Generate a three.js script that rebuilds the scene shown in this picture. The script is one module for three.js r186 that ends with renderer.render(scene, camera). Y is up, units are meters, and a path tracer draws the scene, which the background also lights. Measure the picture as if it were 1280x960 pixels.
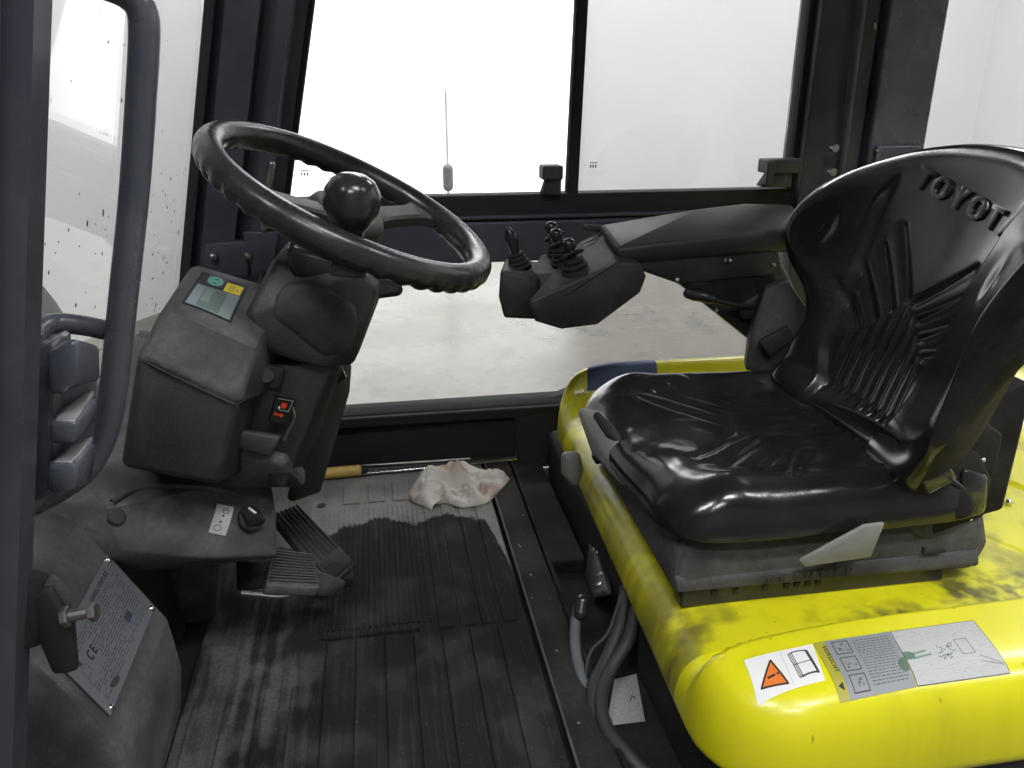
import * as THREE from 'three';
import { RoundedBoxGeometry } from 'three/addons/geometries/RoundedBoxGeometry.js';
import { ConvexGeometry } from 'three/addons/geometries/ConvexGeometry.js';
import { TextGeometry } from 'three/addons/geometries/TextGeometry.js';
import { FontLoader } from 'three/addons/loaders/FontLoader.js';
import { mergeGeometries, toCreasedNormals } from 'three/addons/utils/BufferGeometryUtils.js';
import { MeshBVH, acceleratedRaycast } from 'three-mesh-bvh';
import { RectAreaLightUniformsLib } from 'three/addons/lights/RectAreaLightUniformsLib.js';

// ---------------------------------------------------------------- camera, light, exposure
const scene = new THREE.Scene();
scene.background = new THREE.Color(0, 0, 0);
const camera = new THREE.PerspectiveCamera(51.06, 4 / 3, 0.05, 60);
camera.position.set(0, 0.8, 0);
camera.rotation.order = 'YXZ';
camera.rotation.set(-20.5 * Math.PI / 180, -9.5 * Math.PI / 180, 0);
scene.add(camera);
const renderer = new THREE.WebGLRenderer({ antialias: true });
renderer.setSize(1024, 768);
renderer.toneMapping = THREE.LinearToneMapping;
renderer.toneMappingExposure = 1.0;
renderer.shadowMap.enabled = true;
RectAreaLightUniformsLib.init();
const NEAR_LIGHT = 28, FAR_LIGHT = 19, FLOOD_LIGHT = .7;

// ---------------------------------------------------------------- helpers
let seed = 20240611;
const rnd = () => { seed = (seed * 1664525 + 1013904223) >>> 0; return seed / 4294967296; };
const V = (a) => new THREE.Vector3(a[0], a[1], a[2]);
const lerp = (a, b, t) => a + (b - a) * t;
const sstep = (a, b, x) => { const t = Math.min(1, Math.max(0, (x - a) / (b - a))); return t * t * (3 - 2 * t); };
const h2 = (x, y, s) => { let n = (x * 374761393 + y * 668265263 + s * 974634777) | 0; n = Math.imul(n ^ (n >>> 13), 1274126177); n ^= n >>> 16; return (n >>> 0) / 4294967296; };
function vnoise(x, y, s = 0, per = 0) {
  const xi = Math.floor(x), yi = Math.floor(y), xf = x - xi, yf = y - yi;
  const w = (a) => per ? ((a % per) + per) % per : a;
  const u = xf * xf * (3 - 2 * xf), v = yf * yf * (3 - 2 * yf);
  return lerp(lerp(h2(w(xi), w(yi), s), h2(w(xi + 1), w(yi), s), u), lerp(h2(w(xi), w(yi + 1), s), h2(w(xi + 1), w(yi + 1), s), u), v);
}
function fbm(x, y, s = 0, oct = 4, per = 0) { let a = 0, f = 1, g = .5, t = 0; for (let i = 0; i < oct; i++) { a += g * vnoise(x * f, y * f, s + i, per * f); t += g; f *= 2; g *= .5; } return a / t; }
const names = {};
function numbered(n) { const k = names[n] = (names[n] ?? -1) + 1; return k ? `${n}_${String(k).padStart(3, '0')}` : n; }
function tag(o, label, category, group) { o.userData.label = label; o.userData.category = category; if (group) o.userData.group = group; return o; }
function shade(o) { o.castShadow = true; o.receiveShadow = true; return o; }
function thing(name, label, category, pos = [0, 0, 0], group) { const o = new THREE.Group(); o.name = numbered(name); o.position.set(...pos); scene.add(o); return tag(o, label, category, group); }
// a part; its geometry is written in world metres and moved to the parent's own axes
function part(name, geo, mat, parent) {
  const m = shade(new THREE.Mesh(geo, mat)); m.name = name;
  if (parent) { parent.updateWorldMatrix(true, false); m.applyMatrix4(parent.matrixWorld.clone().invert()); parent.add(m); } else { m.name = numbered(name); scene.add(m); }
  return m;
}
function local(name, geo, mat, parent) { const m = shade(new THREE.Mesh(geo, mat)); m.name = name; parent.add(m); return m; }
function struct(name, geo, mat) { const m = part(name, geo, mat); m.userData.kind = 'structure'; return m; }
function boxUV(g) {
  if (g.index) g = g.toNonIndexed();
  const p = g.attributes.position, n = g.attributes.normal, uv = new Float32Array(p.count * 2);
  for (let i = 0; i < p.count; i += 3) {
    let a = 0, b = 0, c = 0;
    for (let k = 0; k < 3; k++) { a += n.getX(i + k); b += n.getY(i + k); c += n.getZ(i + k); }
    a = Math.abs(a); b = Math.abs(b); c = Math.abs(c);
    for (let k = 0; k < 3; k++) { const x = p.getX(i + k), y = p.getY(i + k), z = p.getZ(i + k); const [s, t] = b >= a && b >= c ? [x, z] : a >= c ? [z, y] : [x, y]; uv[2 * (i + k)] = s; uv[2 * (i + k) + 1] = t; }
  }
  g.setAttribute('uv', new THREE.BufferAttribute(uv, 2)); return g;
}
const ICO = (() => { const p = new THREE.IcosahedronGeometry(1, 1).attributes.position, m = new Map(); for (let i = 0; i < p.count; i++) { const v = new THREE.Vector3().fromBufferAttribute(p, i); m.set(v.toArray().map((q) => q.toFixed(3)).join(), v); } return [...m.values()]; })();
// rounded convex solid through corner points
function hull(corners, r = .006) {
  const pts = [];
  for (const c of corners) { const q = c[3] ?? r, b = V(c); if (q < 1e-4) pts.push(b); else for (const d of ICO) pts.push(b.clone().addScaledVector(d, q)); }
  let g = new ConvexGeometry(pts); g = toCreasedNormals(g, .75); return boxUV(g);
}
const box = (x0, x1, y0, y1, z0, z1, r = .003) => { const g = new RoundedBoxGeometry(x1 - x0, y1 - y0, z1 - z0, 2, Math.min(r, (x1 - x0) / 2.01, (y1 - y0) / 2.01, (z1 - z0) / 2.01)); g.translate((x0 + x1) / 2, (y0 + y1) / 2, (z0 + z1) / 2); return boxUV(g); };
// polygon with a front (points) pushed back by an offset vector
const slab = (pts, off, r = .003) => hull([...pts, ...pts.map((p) => [p[0] + off[0], p[1] + off[1], p[2] + off[2]])], r);
function tube(pts, r, seg = 48, rad = 12, closed = false, tension = .5) { const c = new THREE.CatmullRomCurve3(pts.map(V), closed, 'catmullrom', tension), g = new THREE.TubeGeometry(c, seg, r, rad, closed), L = c.getLength(), uv = g.attributes.uv; for (let i = 0; i < uv.count; i++) uv.setXY(i, uv.getX(i) * L, uv.getY(i) * Math.round(6.2832 * r * 300) / 300); return g.toNonIndexed(); }
// tube with rounded ends
function rod(pts, r, seg = 24, rad = 12) { const a = V(pts[0]), b = V(pts[pts.length - 1]); const s1 = new THREE.SphereGeometry(r, rad, 8).translate(a.x, a.y, a.z), s2 = new THREE.SphereGeometry(r, rad, 8).translate(b.x, b.y, b.z); return mergeGeometries([tube(pts, r, seg, rad), boxUV(s1), boxUV(s2)]); }
const up3 = new THREE.Vector3(0, 1, 0);
// short turned piece with chamfered flat ends
function cyl(a, b, r, n = 16) { const A = V(a), B = V(b), L = A.distanceTo(B), c = Math.min(.15 * r, .2 * L), g = new THREE.LatheGeometry([[0, 0], [r - c, 0], [r, c], [r, L - c], [r - c, L], [0, L]].map((p) => new THREE.Vector2(...p)), n); g.applyQuaternion(new THREE.Quaternion().setFromUnitVectors(up3, B.clone().sub(A).normalize())); g.translate(A.x, A.y, A.z); return boxUV(toCreasedNormals(g.toNonIndexed(), .5)); }
// rings of points joined into a skin with both ends closed
function skin(rings, crease = .7, closedRing = true, runningUV = false) {
  const n = rings[0].length, pos = [], tri = (a, b, c) => pos.push(...a, ...b, ...c);
  const lim = closedRing ? n : n - 1;
  for (let i = 0; i + 1 < rings.length; i++) for (let j = 0; j < lim; j++) { const k = (j + 1) % n, A = rings[i][j], B = rings[i][k], Cc = rings[i + 1][k], D = rings[i + 1][j]; tri(A, B, Cc); tri(A, Cc, D); }
  if (closedRing) for (const [R, f] of [[rings[0], 1], [rings[rings.length - 1], 0]]) { const c = [0, 1, 2].map((q) => R.reduce((s, p) => s + p[q], 0) / n); for (let j = 0; j < n; j++) { const k = (j + 1) % n; f ? tri(c, R[k], R[j]) : tri(c, R[j], R[k]); } }
  let g = new THREE.BufferGeometry(); g.setAttribute('position', new THREE.Float32BufferAttribute(pos, 3)); g.computeVertexNormals(); g = toCreasedNormals(g, crease);
  if (!runningUV) return boxUV(g);
  const L = [0]; for (let j = 1; j <= n; j++) L.push(L[j - 1] + V(rings[0][j % n]).distanceTo(V(rings[0][j - 1]))); const S = [0]; for (let i = 1; i < rings.length; i++) S.push(S[i - 1] + V(rings[i][0]).distanceTo(V(rings[i - 1][0])));
  const uv = []; for (let i = 0; i + 1 < rings.length; i++) for (let j = 0; j < lim; j++) for (const [a, b] of [[i, j], [i, j + 1], [i + 1, j + 1], [i, j], [i + 1, j + 1], [i + 1, j]]) uv.push(S[a], L[b]);
  while (uv.length < g.attributes.position.count * 2) uv.push(0, 0); g.setAttribute('uv', new THREE.Float32BufferAttribute(uv, 2)); return g;
}
// padded solid: outline points (a, b) around a centre, its height by top(a, b, m), turned into space by place(a, b, h)
function pad(outline, S, R, top, bottom, place, pw = 6, mid = [0, 0], which = 0) {
  const cv = new THREE.CatmullRomCurve3(outline.map((p) => new THREE.Vector3(p[0], p[1], 0)), true, 'catmullrom', .5).getSpacedPoints(S).slice(0, S);
  const pos = [], idx = [], uv = [], side = (sgn) => {
    const b0 = pos.length / 3;
    for (let i = 0; i <= R; i++) {
      const m = Math.sin((i / R) * Math.PI / 2), e = Math.sqrt(Math.max(0, 1 - m ** pw));
      for (let j = 0; j < S; j++) { const a = mid[0] + (cv[j].x - mid[0]) * m, b = mid[1] + (cv[j].y - mid[1]) * m; const h = sgn > 0 ? top(a, b, m, e) * e : -bottom * e; pos.push(...place(a, b, h)); uv.push(a, b); }
    }
    for (let i = 0; i < R; i++) for (let j = 0; j < S; j++) { const k = (j + 1) % S, A = b0 + i * S + j, B = b0 + i * S + k, C = b0 + (i + 1) * S + k, D = b0 + (i + 1) * S + j; if (sgn > 0) idx.push(A, B, C, A, C, D); else idx.push(A, C, B, A, D, C); }
  };
  if (which >= 0) side(1); if (which <= 0) side(-1);
  const g = new THREE.BufferGeometry(); g.setAttribute('position', new THREE.Float32BufferAttribute(pos, 3)); g.setAttribute('uv', new THREE.Float32BufferAttribute(uv, 2)); g.setIndex(idx); g.computeVertexNormals(); return g;
}
// thin printed sheet: four corners seen from its face (top left, top right, bottom right, bottom left)
function sheet(c, t = .0008) {
  const [a, b, d, e] = c.map(V), n = new THREE.Vector3().subVectors(e, a).cross(new THREE.Vector3().subVectors(b, a)).normalize().multiplyScalar(t);
  const A = a.clone().add(n), B = b.clone().add(n), D = d.clone().add(n), E = e.clone().add(n), pos = [], uv = [];
  const q = (p, u) => { for (const i of [0, 3, 2, 0, 2, 1]) { pos.push(...p[i].toArray()); uv.push(...u[i]); } };
  q([A, B, D, E], [[0, 1], [1, 1], [1, 0], [0, 0]]);
  const k = [[.01, .99], [.01, .99], [.01, .99], [.01, .99]];
  q([b, a, A, B].map((x) => x).reverse(), k); q([d, b, B, D].reverse(), k); q([e, d, D, E].reverse(), k); q([a, e, E, A].reverse(), k); q([b, a, e, d], k);
  const g = new THREE.BufferGeometry(); g.setAttribute('position', new THREE.Float32BufferAttribute(pos, 3)); g.setAttribute('uv', new THREE.Float32BufferAttribute(uv, 2)); g.computeVertexNormals(); return g;
}
function print(w, h, draw, o = {}) { const c = document.createElement('canvas'); c.width = w; c.height = h; draw(c.getContext('2d'), w, h); const t = new THREE.CanvasTexture(c); t.colorSpace = THREE.SRGBColorSpace; t.magFilter = THREE.LinearFilter; t.anisotropy = 8; return new THREE.MeshStandardMaterial({ map: t, roughness: .45, ...o }); }
function dtex(n, fn, srgb) { const d = new Uint8Array(n * n * 4); for (let j = 0; j < n; j++) for (let i = 0; i < n; i++) { const v = fn(i / n, j / n), k = 4 * (j * n + i); for (let q = 0; q < 3; q++) d[k + q] = Math.max(0, Math.min(255, 255 * (v.length ? v[q] : v))); d[k + 3] = 255; } const t = new THREE.DataTexture(d, n, n); t.wrapS = t.wrapT = THREE.RepeatWrapping; t.magFilter = THREE.LinearFilter; t.minFilter = THREE.LinearMipmapLinearFilter; t.generateMipmaps = true; if (srgb) t.colorSpace = THREE.SRGBColorSpace; t.needsUpdate = true; return t; }
function rep(t, k) { const c = t.clone(); c.repeat.set(k, k); c.needsUpdate = true; return c; }

// first point of a built surface met from a point along a direction
const caster = new THREE.Raycaster();
function meet(mesh, from, dir) { if (!mesh.userData.tree) { mesh.geometry.boundsTree = new MeshBVH(mesh.geometry.clone()); mesh.raycast = acceleratedRaycast; mesh.userData.tree = 1; mesh.updateWorldMatrix(true, false); } caster.set(V(from), V(dir).normalize()); const h = caster.intersectObject(mesh, false)[0]; return h ? h.point : V(from); }
// thin flexible label laid onto a built surface, its corners given from its face
function laid(mesh, c, dir, nu = 10, nv = 8, t = .0008) {
  const d = V(dir).normalize(), P = [], pos = [], uv = [];
  for (let j = 0; j <= nv; j++) for (let i = 0; i <= nu; i++) { const u = i / nu, v = j / nv, p = [0, 1, 2].map((k) => lerp(lerp(c[0][k], c[1][k], u), lerp(c[3][k], c[2][k], u), v)); P.push(meet(mesh, V(p).addScaledVector(d, -.09).toArray(), dir).addScaledVector(d, -t)); }
  const at = (i, j) => P[j * (nu + 1) + i];
  for (let j = 0; j < nv; j++) for (let i = 0; i < nu; i++) for (const [a, b] of [[i, j], [i, j + 1], [i + 1, j + 1], [i, j], [i + 1, j + 1], [i + 1, j]]) { pos.push(...at(a, b).toArray()); uv.push(a / nu, 1 - b / nv); }
  const rim = []; for (let i = 0; i < nu; i++) rim.push([i, 0]); for (let j = 0; j < nv; j++) rim.push([nu, j]); for (let i = nu; i > 0; i--) rim.push([i, nv]); for (let j = nv; j > 0; j--) rim.push([0, j]);
  for (let k = 0; k < rim.length; k++) { const A = at(...rim[k]), B = at(...rim[(k + 1) % rim.length]), a = A.clone().addScaledVector(d, t), b = B.clone().addScaledVector(d, t); for (const q of [A, B, b, A, b, a]) { pos.push(...q.toArray()); uv.push(.01, .99); } }
  const g = new THREE.BufferGeometry(); g.setAttribute('position', new THREE.Float32BufferAttribute(pos, 3)); g.setAttribute('uv', new THREE.Float32BufferAttribute(uv, 2)); g.computeVertexNormals(); return toCreasedNormals(g, .5);
}
// ---------------------------------------------------------------- materials
const grainT = dtex(256, (u, v) => .35 * fbm(u * 48, v * 48, 3, 3, 48) + .65 * fbm(u * 110, v * 110, 9, 2, 110));
const leatherT = dtex(256, (u, v) => { const a = fbm(u * 30, v * 30, 5, 3, 30); return Math.min(1, Math.abs(a - .5) * 5); });
// dust: matter lying in patches and specks; multiplies the base colour upward to a dusty grey
const dustMap = (base, dust, amount, s, specks = .985) => dtex(512, (u, v) => {
  const c = fbm(u * 7, v * 7, s, 5, 7), f = fbm(u * 60, v * 60, s + 20, 2, 60);
  let k = amount * sstep(.2, .85, c) * (.5 + .9 * f);
  if (h2(Math.floor(u * 512), Math.floor(v * 512), s) > specks) k += .25;
  k = Math.min(1, k); return [0, 1, 2].map((q) => Math.pow(lerp(base[q], dust[q], k), 1 / 2.2));
}, true);
const roughMap = (lo, hi, s) => dtex(256, (u, v) => lerp(lo, hi, sstep(.25, .75, fbm(u * 6, v * 6, s, 5, 6))));
const M = {};
const std = (o) => new THREE.MeshStandardMaterial(o), phy = (o) => new THREE.MeshPhysicalMaterial(o);
M.plastic = std({ map: rep(dustMap([.017, .017, .0195], [.11, .11, .11], .27, 11), 3), roughness: .55, bumpMap: rep(grainT, 8), bumpScale: .0006 });
M.dusty = std({ map: rep(dustMap([.04, .04, .042], [.17, .17, .165], .5, 17), 3), roughness: .75, bumpMap: rep(grainT, 8), bumpScale: .0006 });
M.smooth = std({ map: rep(dustMap([.016, .016, .019], [.09, .09, .09], .2, 23), 4), roughnessMap: rep(roughMap(.17, .23, 4), 3), roughness: 1 });
M.rim = std({ map: rep(dustMap([.016, .016, .018], [.1, .1, .1], .16, 29), 4), roughnessMap: rep(roughMap(.24, .31, 8), 4), roughness: 1, bumpMap: rep(grainT, 9), bumpScale: .00008 });
M.frame = std({ map: rep(dustMap([.045, .047, .066], [.13, .13, .15], .25, 37), 2), roughnessMap: rep(roughMap(.38, .6, 2), 3), roughness: 1 });
M.bluegrey = std({ map: rep(dustMap([.066, .072, .098], [.19, .19, .2], .28, 41), 3), roughnessMap: rep(roughMap(.22, .4, 6), 4), roughness: 1 });
M.seal = std({ color: new THREE.Color(.012, .012, .013), roughness: .75 });
M.vinyl = std({ map: rep(dustMap([.006, .006, .0072], [.05, .05, .05], .12, 43, .997), 3), roughnessMap: rep(roughMap(.13, .22, 12), 2), roughness: 1, bumpMap: rep(leatherT, 9), bumpScale: .00003 });
M.shell = std({ map: rep(dustMap([.024, .024, .026], [.12, .12, .115], .42, 47), 3), roughness: .7, bumpMap: rep(grainT, 8), bumpScale: .0006 });
M.grey = std({ map: rep(dustMap([.2, .2, .19], [.3, .29, .27], .5, 53), 5), roughness: .5 });
M.metal = std({ map: rep(dustMap([.45, .44, .42], [.2, .19, .17], .5, 59), 6), metalness: 1, roughness: .33 });
M.chrome = std({ color: new THREE.Color(.75, .75, .76), metalness: 1, roughness: .22 });
M.worn = std({ map: rep(dustMap([.5, .5, .5], [.2, .2, .22], .7, 61), 8), metalness: .5, roughness: .36 });
M.yellow = phy({ map: rep(dtex(1024, (u, v) => {
  const x = u / .58, z = v / .58 - 1.7242, c = fbm(u * 12, v * 12, 71, 5), f = fbm(u * 130, v * 130, 72, 3), d = fbm(u * 30, v * 30, 74, 4);
  const onDeck = z < -.742 && z > -1.53 ? 1 : 0, sp = (X, Z, a, b) => Math.exp(-(((x - X) / a) ** 2) - (((z - Z) / b) ** 2));
  let k = .22 * sstep(.55, .8, c) * (.3 + f) + onDeck * (.12 + .45 * sstep(.42, .66, d) * (.4 + .8 * f));
  k += onDeck * sstep(.3, .6, .5 * d + .5 * f) * (.8 * sp(.8, -.79, .09, .05) + .5 * sp(.62, -.77, .09, .03) + .4 * sp(.34, -.8, .04, .06));
  if (h2(Math.floor(u * 1024), Math.floor(v * 1024), 5) > .9994) k = .8;
  k = Math.min(.95, k); return [Math.pow(lerp(.74, .09, k), 1 / 2.2), Math.pow(lerp(.7, .08, k), 1 / 2.2), Math.pow(lerp(.004, .018, k), 1 / 2.2)];
}, true), .58), roughness: .34, clearcoat: .4, clearcoatRoughness: .18 });
M.bolt = std({ color: new THREE.Color(.16, .155, .15), metalness: .8, roughness: .45 });
M.armpad = std({ map: rep(dustMap([.02, .02, .023], [.08, .08, .08], .25, 67), 3), roughness: .48, bumpMap: rep(leatherT, 9), bumpScale: .00004 });
M.strip = phy({ map: rep(dustMap([.008, .0075, .007], [.06, .055, .048], .35, 83), 3), roughness: .85, specularIntensity: .4 });
M.sill = std({ color: new THREE.Color(.014, .014, .016), roughness: .9 });
M.cable = std({ color: new THREE.Color(.03, .03, .032), roughness: .6 });
M.hose = std({ color: new THREE.Color(.11, .12, .13), roughness: .5 });
M.glass = phy({ color: 0xffffff, transmission: 1, thickness: 0, roughness: 0, ior: 1.5 });
M.windscreen = phy({ color: 0xffffff, transmission: 1, thickness: 0, roughness: 0, ior: 1.16 });
M.white = std({ color: new THREE.Color(.75, .75, .74), roughness: .5 });
M.wall = std({ map: rep(dtex(512, (u, v) => { const k = .78 + .05 * fbm(u * 6, v * 6, 91, 5, 6); return [k, k + .003, k + .008].map((q) => Math.pow(q, 1 / 2.2)); }, true), .3), roughness: .8 });
M.concrete = std({ map: rep(dtex(1024, (u, v) => { const c = fbm(u * 5, v * 5, 97, 6, 5), f = fbm(u * 90, v * 90, 98, 2, 90), st = sstep(.66, .74, fbm(u * 14, v * 14, 99, 4, 14)), sc = sstep(.7, .76, fbm(u * 8, v * 60, 95, 3, 0)); const k = .145 + .05 * (c - .5) + .05 * (f - .5) - .035 * st - .025 * sc; return [k, k * .92, k * .71].map((q) => Math.pow(q, 1 / 2.2)); }, true), .22), roughnessMap: rep(roughMap(.24, .34, 14), .35), roughness: 1 });
M.dimwall = std({ color: new THREE.Color(.28, .28, .29), roughness: .85 });

// ---------------------------------------------------------------- the hall round the truck (only what shows through the glass or lights it)
struct('warehouse_floor', box(-7, 8, -.72, -.62, -9.2, 5, .001), M.concrete);
struct('far_wall', box(-7, 8, -.62, 4.2, -8.2, -8, .001), M.wall);
struct('front_wall', slab([[-1.08, -.62, -6.2], [-2.9, -.62, -2.55], [-2.9, 4.2, -2.55], [-1.08, 4.2, -6.2]], [-.1, 0, -.05], .001), M.wall);
struct('front_wall_return', box(-1.2, -1.08, -.62, 4.2, -8, -6.22, .001), M.wall);
struct('rear_wall', box(6.3, 6.45, -.62, 4.2, -8, 4.6, .001), M.wall);
struct('near_wall', box(-7, 6.3, -.62, 4.2, 4.6, 4.75, .001), M.dimwall);
struct('entry_wall', box(-7, -6.85, -.62, 4.2, -8, 4.6, .001), M.dimwall);
struct('ceiling', box(-7, 6.3, 4.2, 4.35, -8, 4.6, .001), M.dimwall);
const glow = (r, g, b, k) => std({ color: 0xffffff, emissive: new THREE.Color(r, g, b), emissiveIntensity: k, roughness: .6 });
function ceilingLamp(x, z, w, d, power) {
  const t = thing('ceiling_lamp', z > -3 ? 'white ceiling light panel on the entry side' : 'unseen white ceiling light panel beyond the truck', 'lamp', [x, 4.2, z], z > -3 ? 'entry side ceiling panels' : 'far ceiling panels');
  part('housing', box(x - w / 2 - .03, x + w / 2 + .03, 4.13, 4.195, z - d / 2 - .03, z + d / 2 + .03, .005), M.white, t);
  part('diffuser', box(x - w / 2, x + w / 2, 4.11, 4.128, z - d / 2, z + d / 2, .002), glow(.975, .985, 1, power), t);
  const l = new THREE.RectAreaLight(new THREE.Color(.975, .985, 1), power, w, d); l.position.set(0, -.1, 0); l.rotation.x = -Math.PI / 2; t.add(l);
}
for (const [x, z] of [[-3, -5.4], [.6, -6], [3.6, -5.4], [4.8, -3.2]]) ceilingLamp(x, z, 1.6, .5, FAR_LIGHT);  // last panel is an added lamp, out of view, to brighten the rear wall
for (const [x, z] of [[-1.5, 1.1], [1.3, 1.1], [-.1, 2.6], [3.6, .4]]) ceilingLamp(x, z, 1.3, .35, NEAR_LIGHT);
{
  const t = thing('flood_lamp', 'tall white glowing flood panel on the wall beyond the side window', 'lamp', [.45, -.62, -7.9]);
  part('housing', box(-1.05, 2, -.55, 4.1, -7.99, -7.92, .01), M.white, t);
  part('diffuser', box(-1, 1.95, -.5, 4.05, -7.915, -7.9, .003), glow(1, 1, 1, 1.1), t);
  const l = new THREE.RectAreaLight(new THREE.Color(1, 1, 1), FLOOD_LIGHT, 2.9, 4.4); l.position.set(.02, 2.4, .03); l.rotation.y = Math.PI; t.add(l);
  const s = thing('lamp_stand', 'thin grey stand with square foot before the bright panel', 'stand', [.62, -.62, -7]);
  part('pole', rod([[.62, -.5, -7], [.62, .75, -7]], .01, 4, 10), M.white, s);
  part('foot', box(.5, .74, -.618, -.52, -7.12, -6.88, .01), M.white, s);
  part('joint', rod([[.62, -.02, -7], [.62, .12, -7]], .045, 2, 10), M.grey, s);
}

// ---------------------------------------------------------------- cab frame
const cab = thing('cab_frame', 'dark blue-black steel frame of the forklift cab', 'cab frame', [.3, 0, -1.66]);
const LEAN = .222;
function leaned(sec, x0, y0, y1) { const at = (y) => sec.map(([x, z]) => [x0 + LEAN * y + x, y, z]); return skin([at(y0), at(y1)], .3); }
part('front_pillar', leaned([[-.155, -1.62], [-.135, -1.615], [-.134, -1.585], [-.076, -1.585], [-.072, -1.612], [-.05, -1.612], [-.047, -1.59], [-.024, -1.592], [-.021, -1.64], [0, -1.645], [0, -1.7], [-.155, -1.72]].reverse(), -.307, -.02, 1.55), M.frame, cab);
part('windshield_seal', leaned([[-.172, -1.6], [-.154, -1.598], [-.152, -1.7], [-.172, -1.7]].reverse(), -.307, .25, 1.5), M.seal, cab);
part('rear_pillar', hull([[.893, .1, -1.62, .004], [.893, 1.55, -1.62, .004], [.99, .1, -1.585, .004], [.99, 1.55, -1.585, .004], [.9, .1, -1.72], [.9, 1.55, -1.72], [1.03, .1, -1.72], [1.03, 1.55, -1.72]], .004), M.frame, cab);
part('conduit', tube([[.955, .56, -1.575], [.952, .66, -1.575], [.947, 1.0, -1.573], [.945, 1.5, -1.573]], .009, 20, 8), M.frame, cab);
part('rear_post', box(1.0, 1.125, .1, 1.55, -1.68, -1.56, .006), M.bluegrey, cab);
part('post_plate', box(1.012, 1.11, .3, .68, -1.56, -1.552, .002), M.bluegrey, cab);
for (const p of [[0.925, 0.677, -1.565], [0.927, 0.63, -1.565]]) part('bolt', new THREE.CylinderGeometry(.008, .008, .012, 10).rotateX(Math.PI / 2).translate(...p), M.metal, cab);
part('bolt', new THREE.CylinderGeometry(.004, .004, .006, 8).rotateX(Math.PI / 2).translate(...[1.011, 0.673, -1.55]), M.metal, cab);
part('paint_chip', slab([[0.969, 0.907, -1.559], [0.973, 0.91, -1.559], [0.976, 0.902, -1.559], [0.973, 0.895, -1.559]], [0, 0, -.0005], .0004), M.grey, cab);
part('cross_beam', box(-.2, 1.0, .452, .536, -1.7, -1.632, .006), M.frame, cab);
part('door_sill', hull([[-.42, .112, -1.665], [.42, .116, -1.66], [-.42, -.02, -1.64], [.42, -.02, -1.64], [-.42, .112, -1.72], [.42, .116, -1.72], [-.42, -.02, -1.72], [.42, -.02, -1.72]], .008), M.sill, cab);
part('sill_lip', box(-.42, .4, .1, .122, -1.648, -1.632, .004), M.sill, cab);
part('sill_end', skin([...Array(9).keys()].map((i) => { const t = i / 8, x = lerp(.28, .5, t), y = .1 + .07 * t * t; return [[x, -.02, -1.62], [x, -.02, -1.73], [x, y, -1.73], [x, y + .012, -1.68], [x, y, -1.63]]; }), .4), M.sill, cab);
part('roof', box(-.2, 1.5, 1.55, 1.6, -1.72, -.55, .02), M.frame, cab);
part('door_header', box(-.1, 1.2, 1.45, 1.56, -1.71, -1.63, .01), M.frame, cab);
part('floor_plate', box(-.5, .262, -.05, -.013, -1.7, -.56, .004), M.strip, cab);
part('chassis', box(-.5, 1.7, -.5, -.052, -1.7, -.58, .03), M.seal, cab);
for (const [x, z] of [[-.2, -.7], [-.2, -1.55], [1.2, -.72], [1.2, -1.55]]) part('tyre', new THREE.CylinderGeometry(.19, .19, .14, 24).rotateX(Math.PI / 2).translate(x, -.43, z), M.seal, cab);
// front pillar of the entry side, with its mouldings
part('entry_pillar', leaned([[-.13, -.62], [-.13, -.55], [0, -.55], [0, -.6], [-.03, -.605], [-.036, -.64], [-.07, -.645]], -.4, -.02, 1.55), M.bluegrey, cab);
part('pillar_strip', leaned([[-.002, -.598], [-.002, -.57], [.018, -.57], [.018, -.6]], -.4, .05, 1.55), M.frame, cab);
// hinge plate and bolts on the far pillar
part('hinge_plate', slab([[-0.316, 0.518, -1.57], [-0.237, 0.521, -1.57], [-0.25, 0.456, -1.57], [-0.326, 0.459, -1.57]], [0, 0, -.02], .002), M.frame, cab);
for (const p of [[-0.305, 0.497, -1.562], [-0.243, 0.496, -1.562]]) part('bolt', hull([p, [p[0], p[1], p[2] - .012]], .008), M.metal, cab);
part('latch_arm', hull([[-0.244, 0.537, -1.57], [-0.188, 0.535, -1.57], [-0.201, 0.478, -1.57], [-0.236, 0.456, -1.57], [-0.251, 0.53, -1.61], [-0.206, 0.469, -1.61]], .004), M.frame, cab);
part('pillar_rail', rod([[-0.182, 0.662, -1.565], [-0.198, 0.605, -1.565], [-0.209, 0.547, -1.565]], .006, 8, 8), M.metal, cab);

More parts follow.
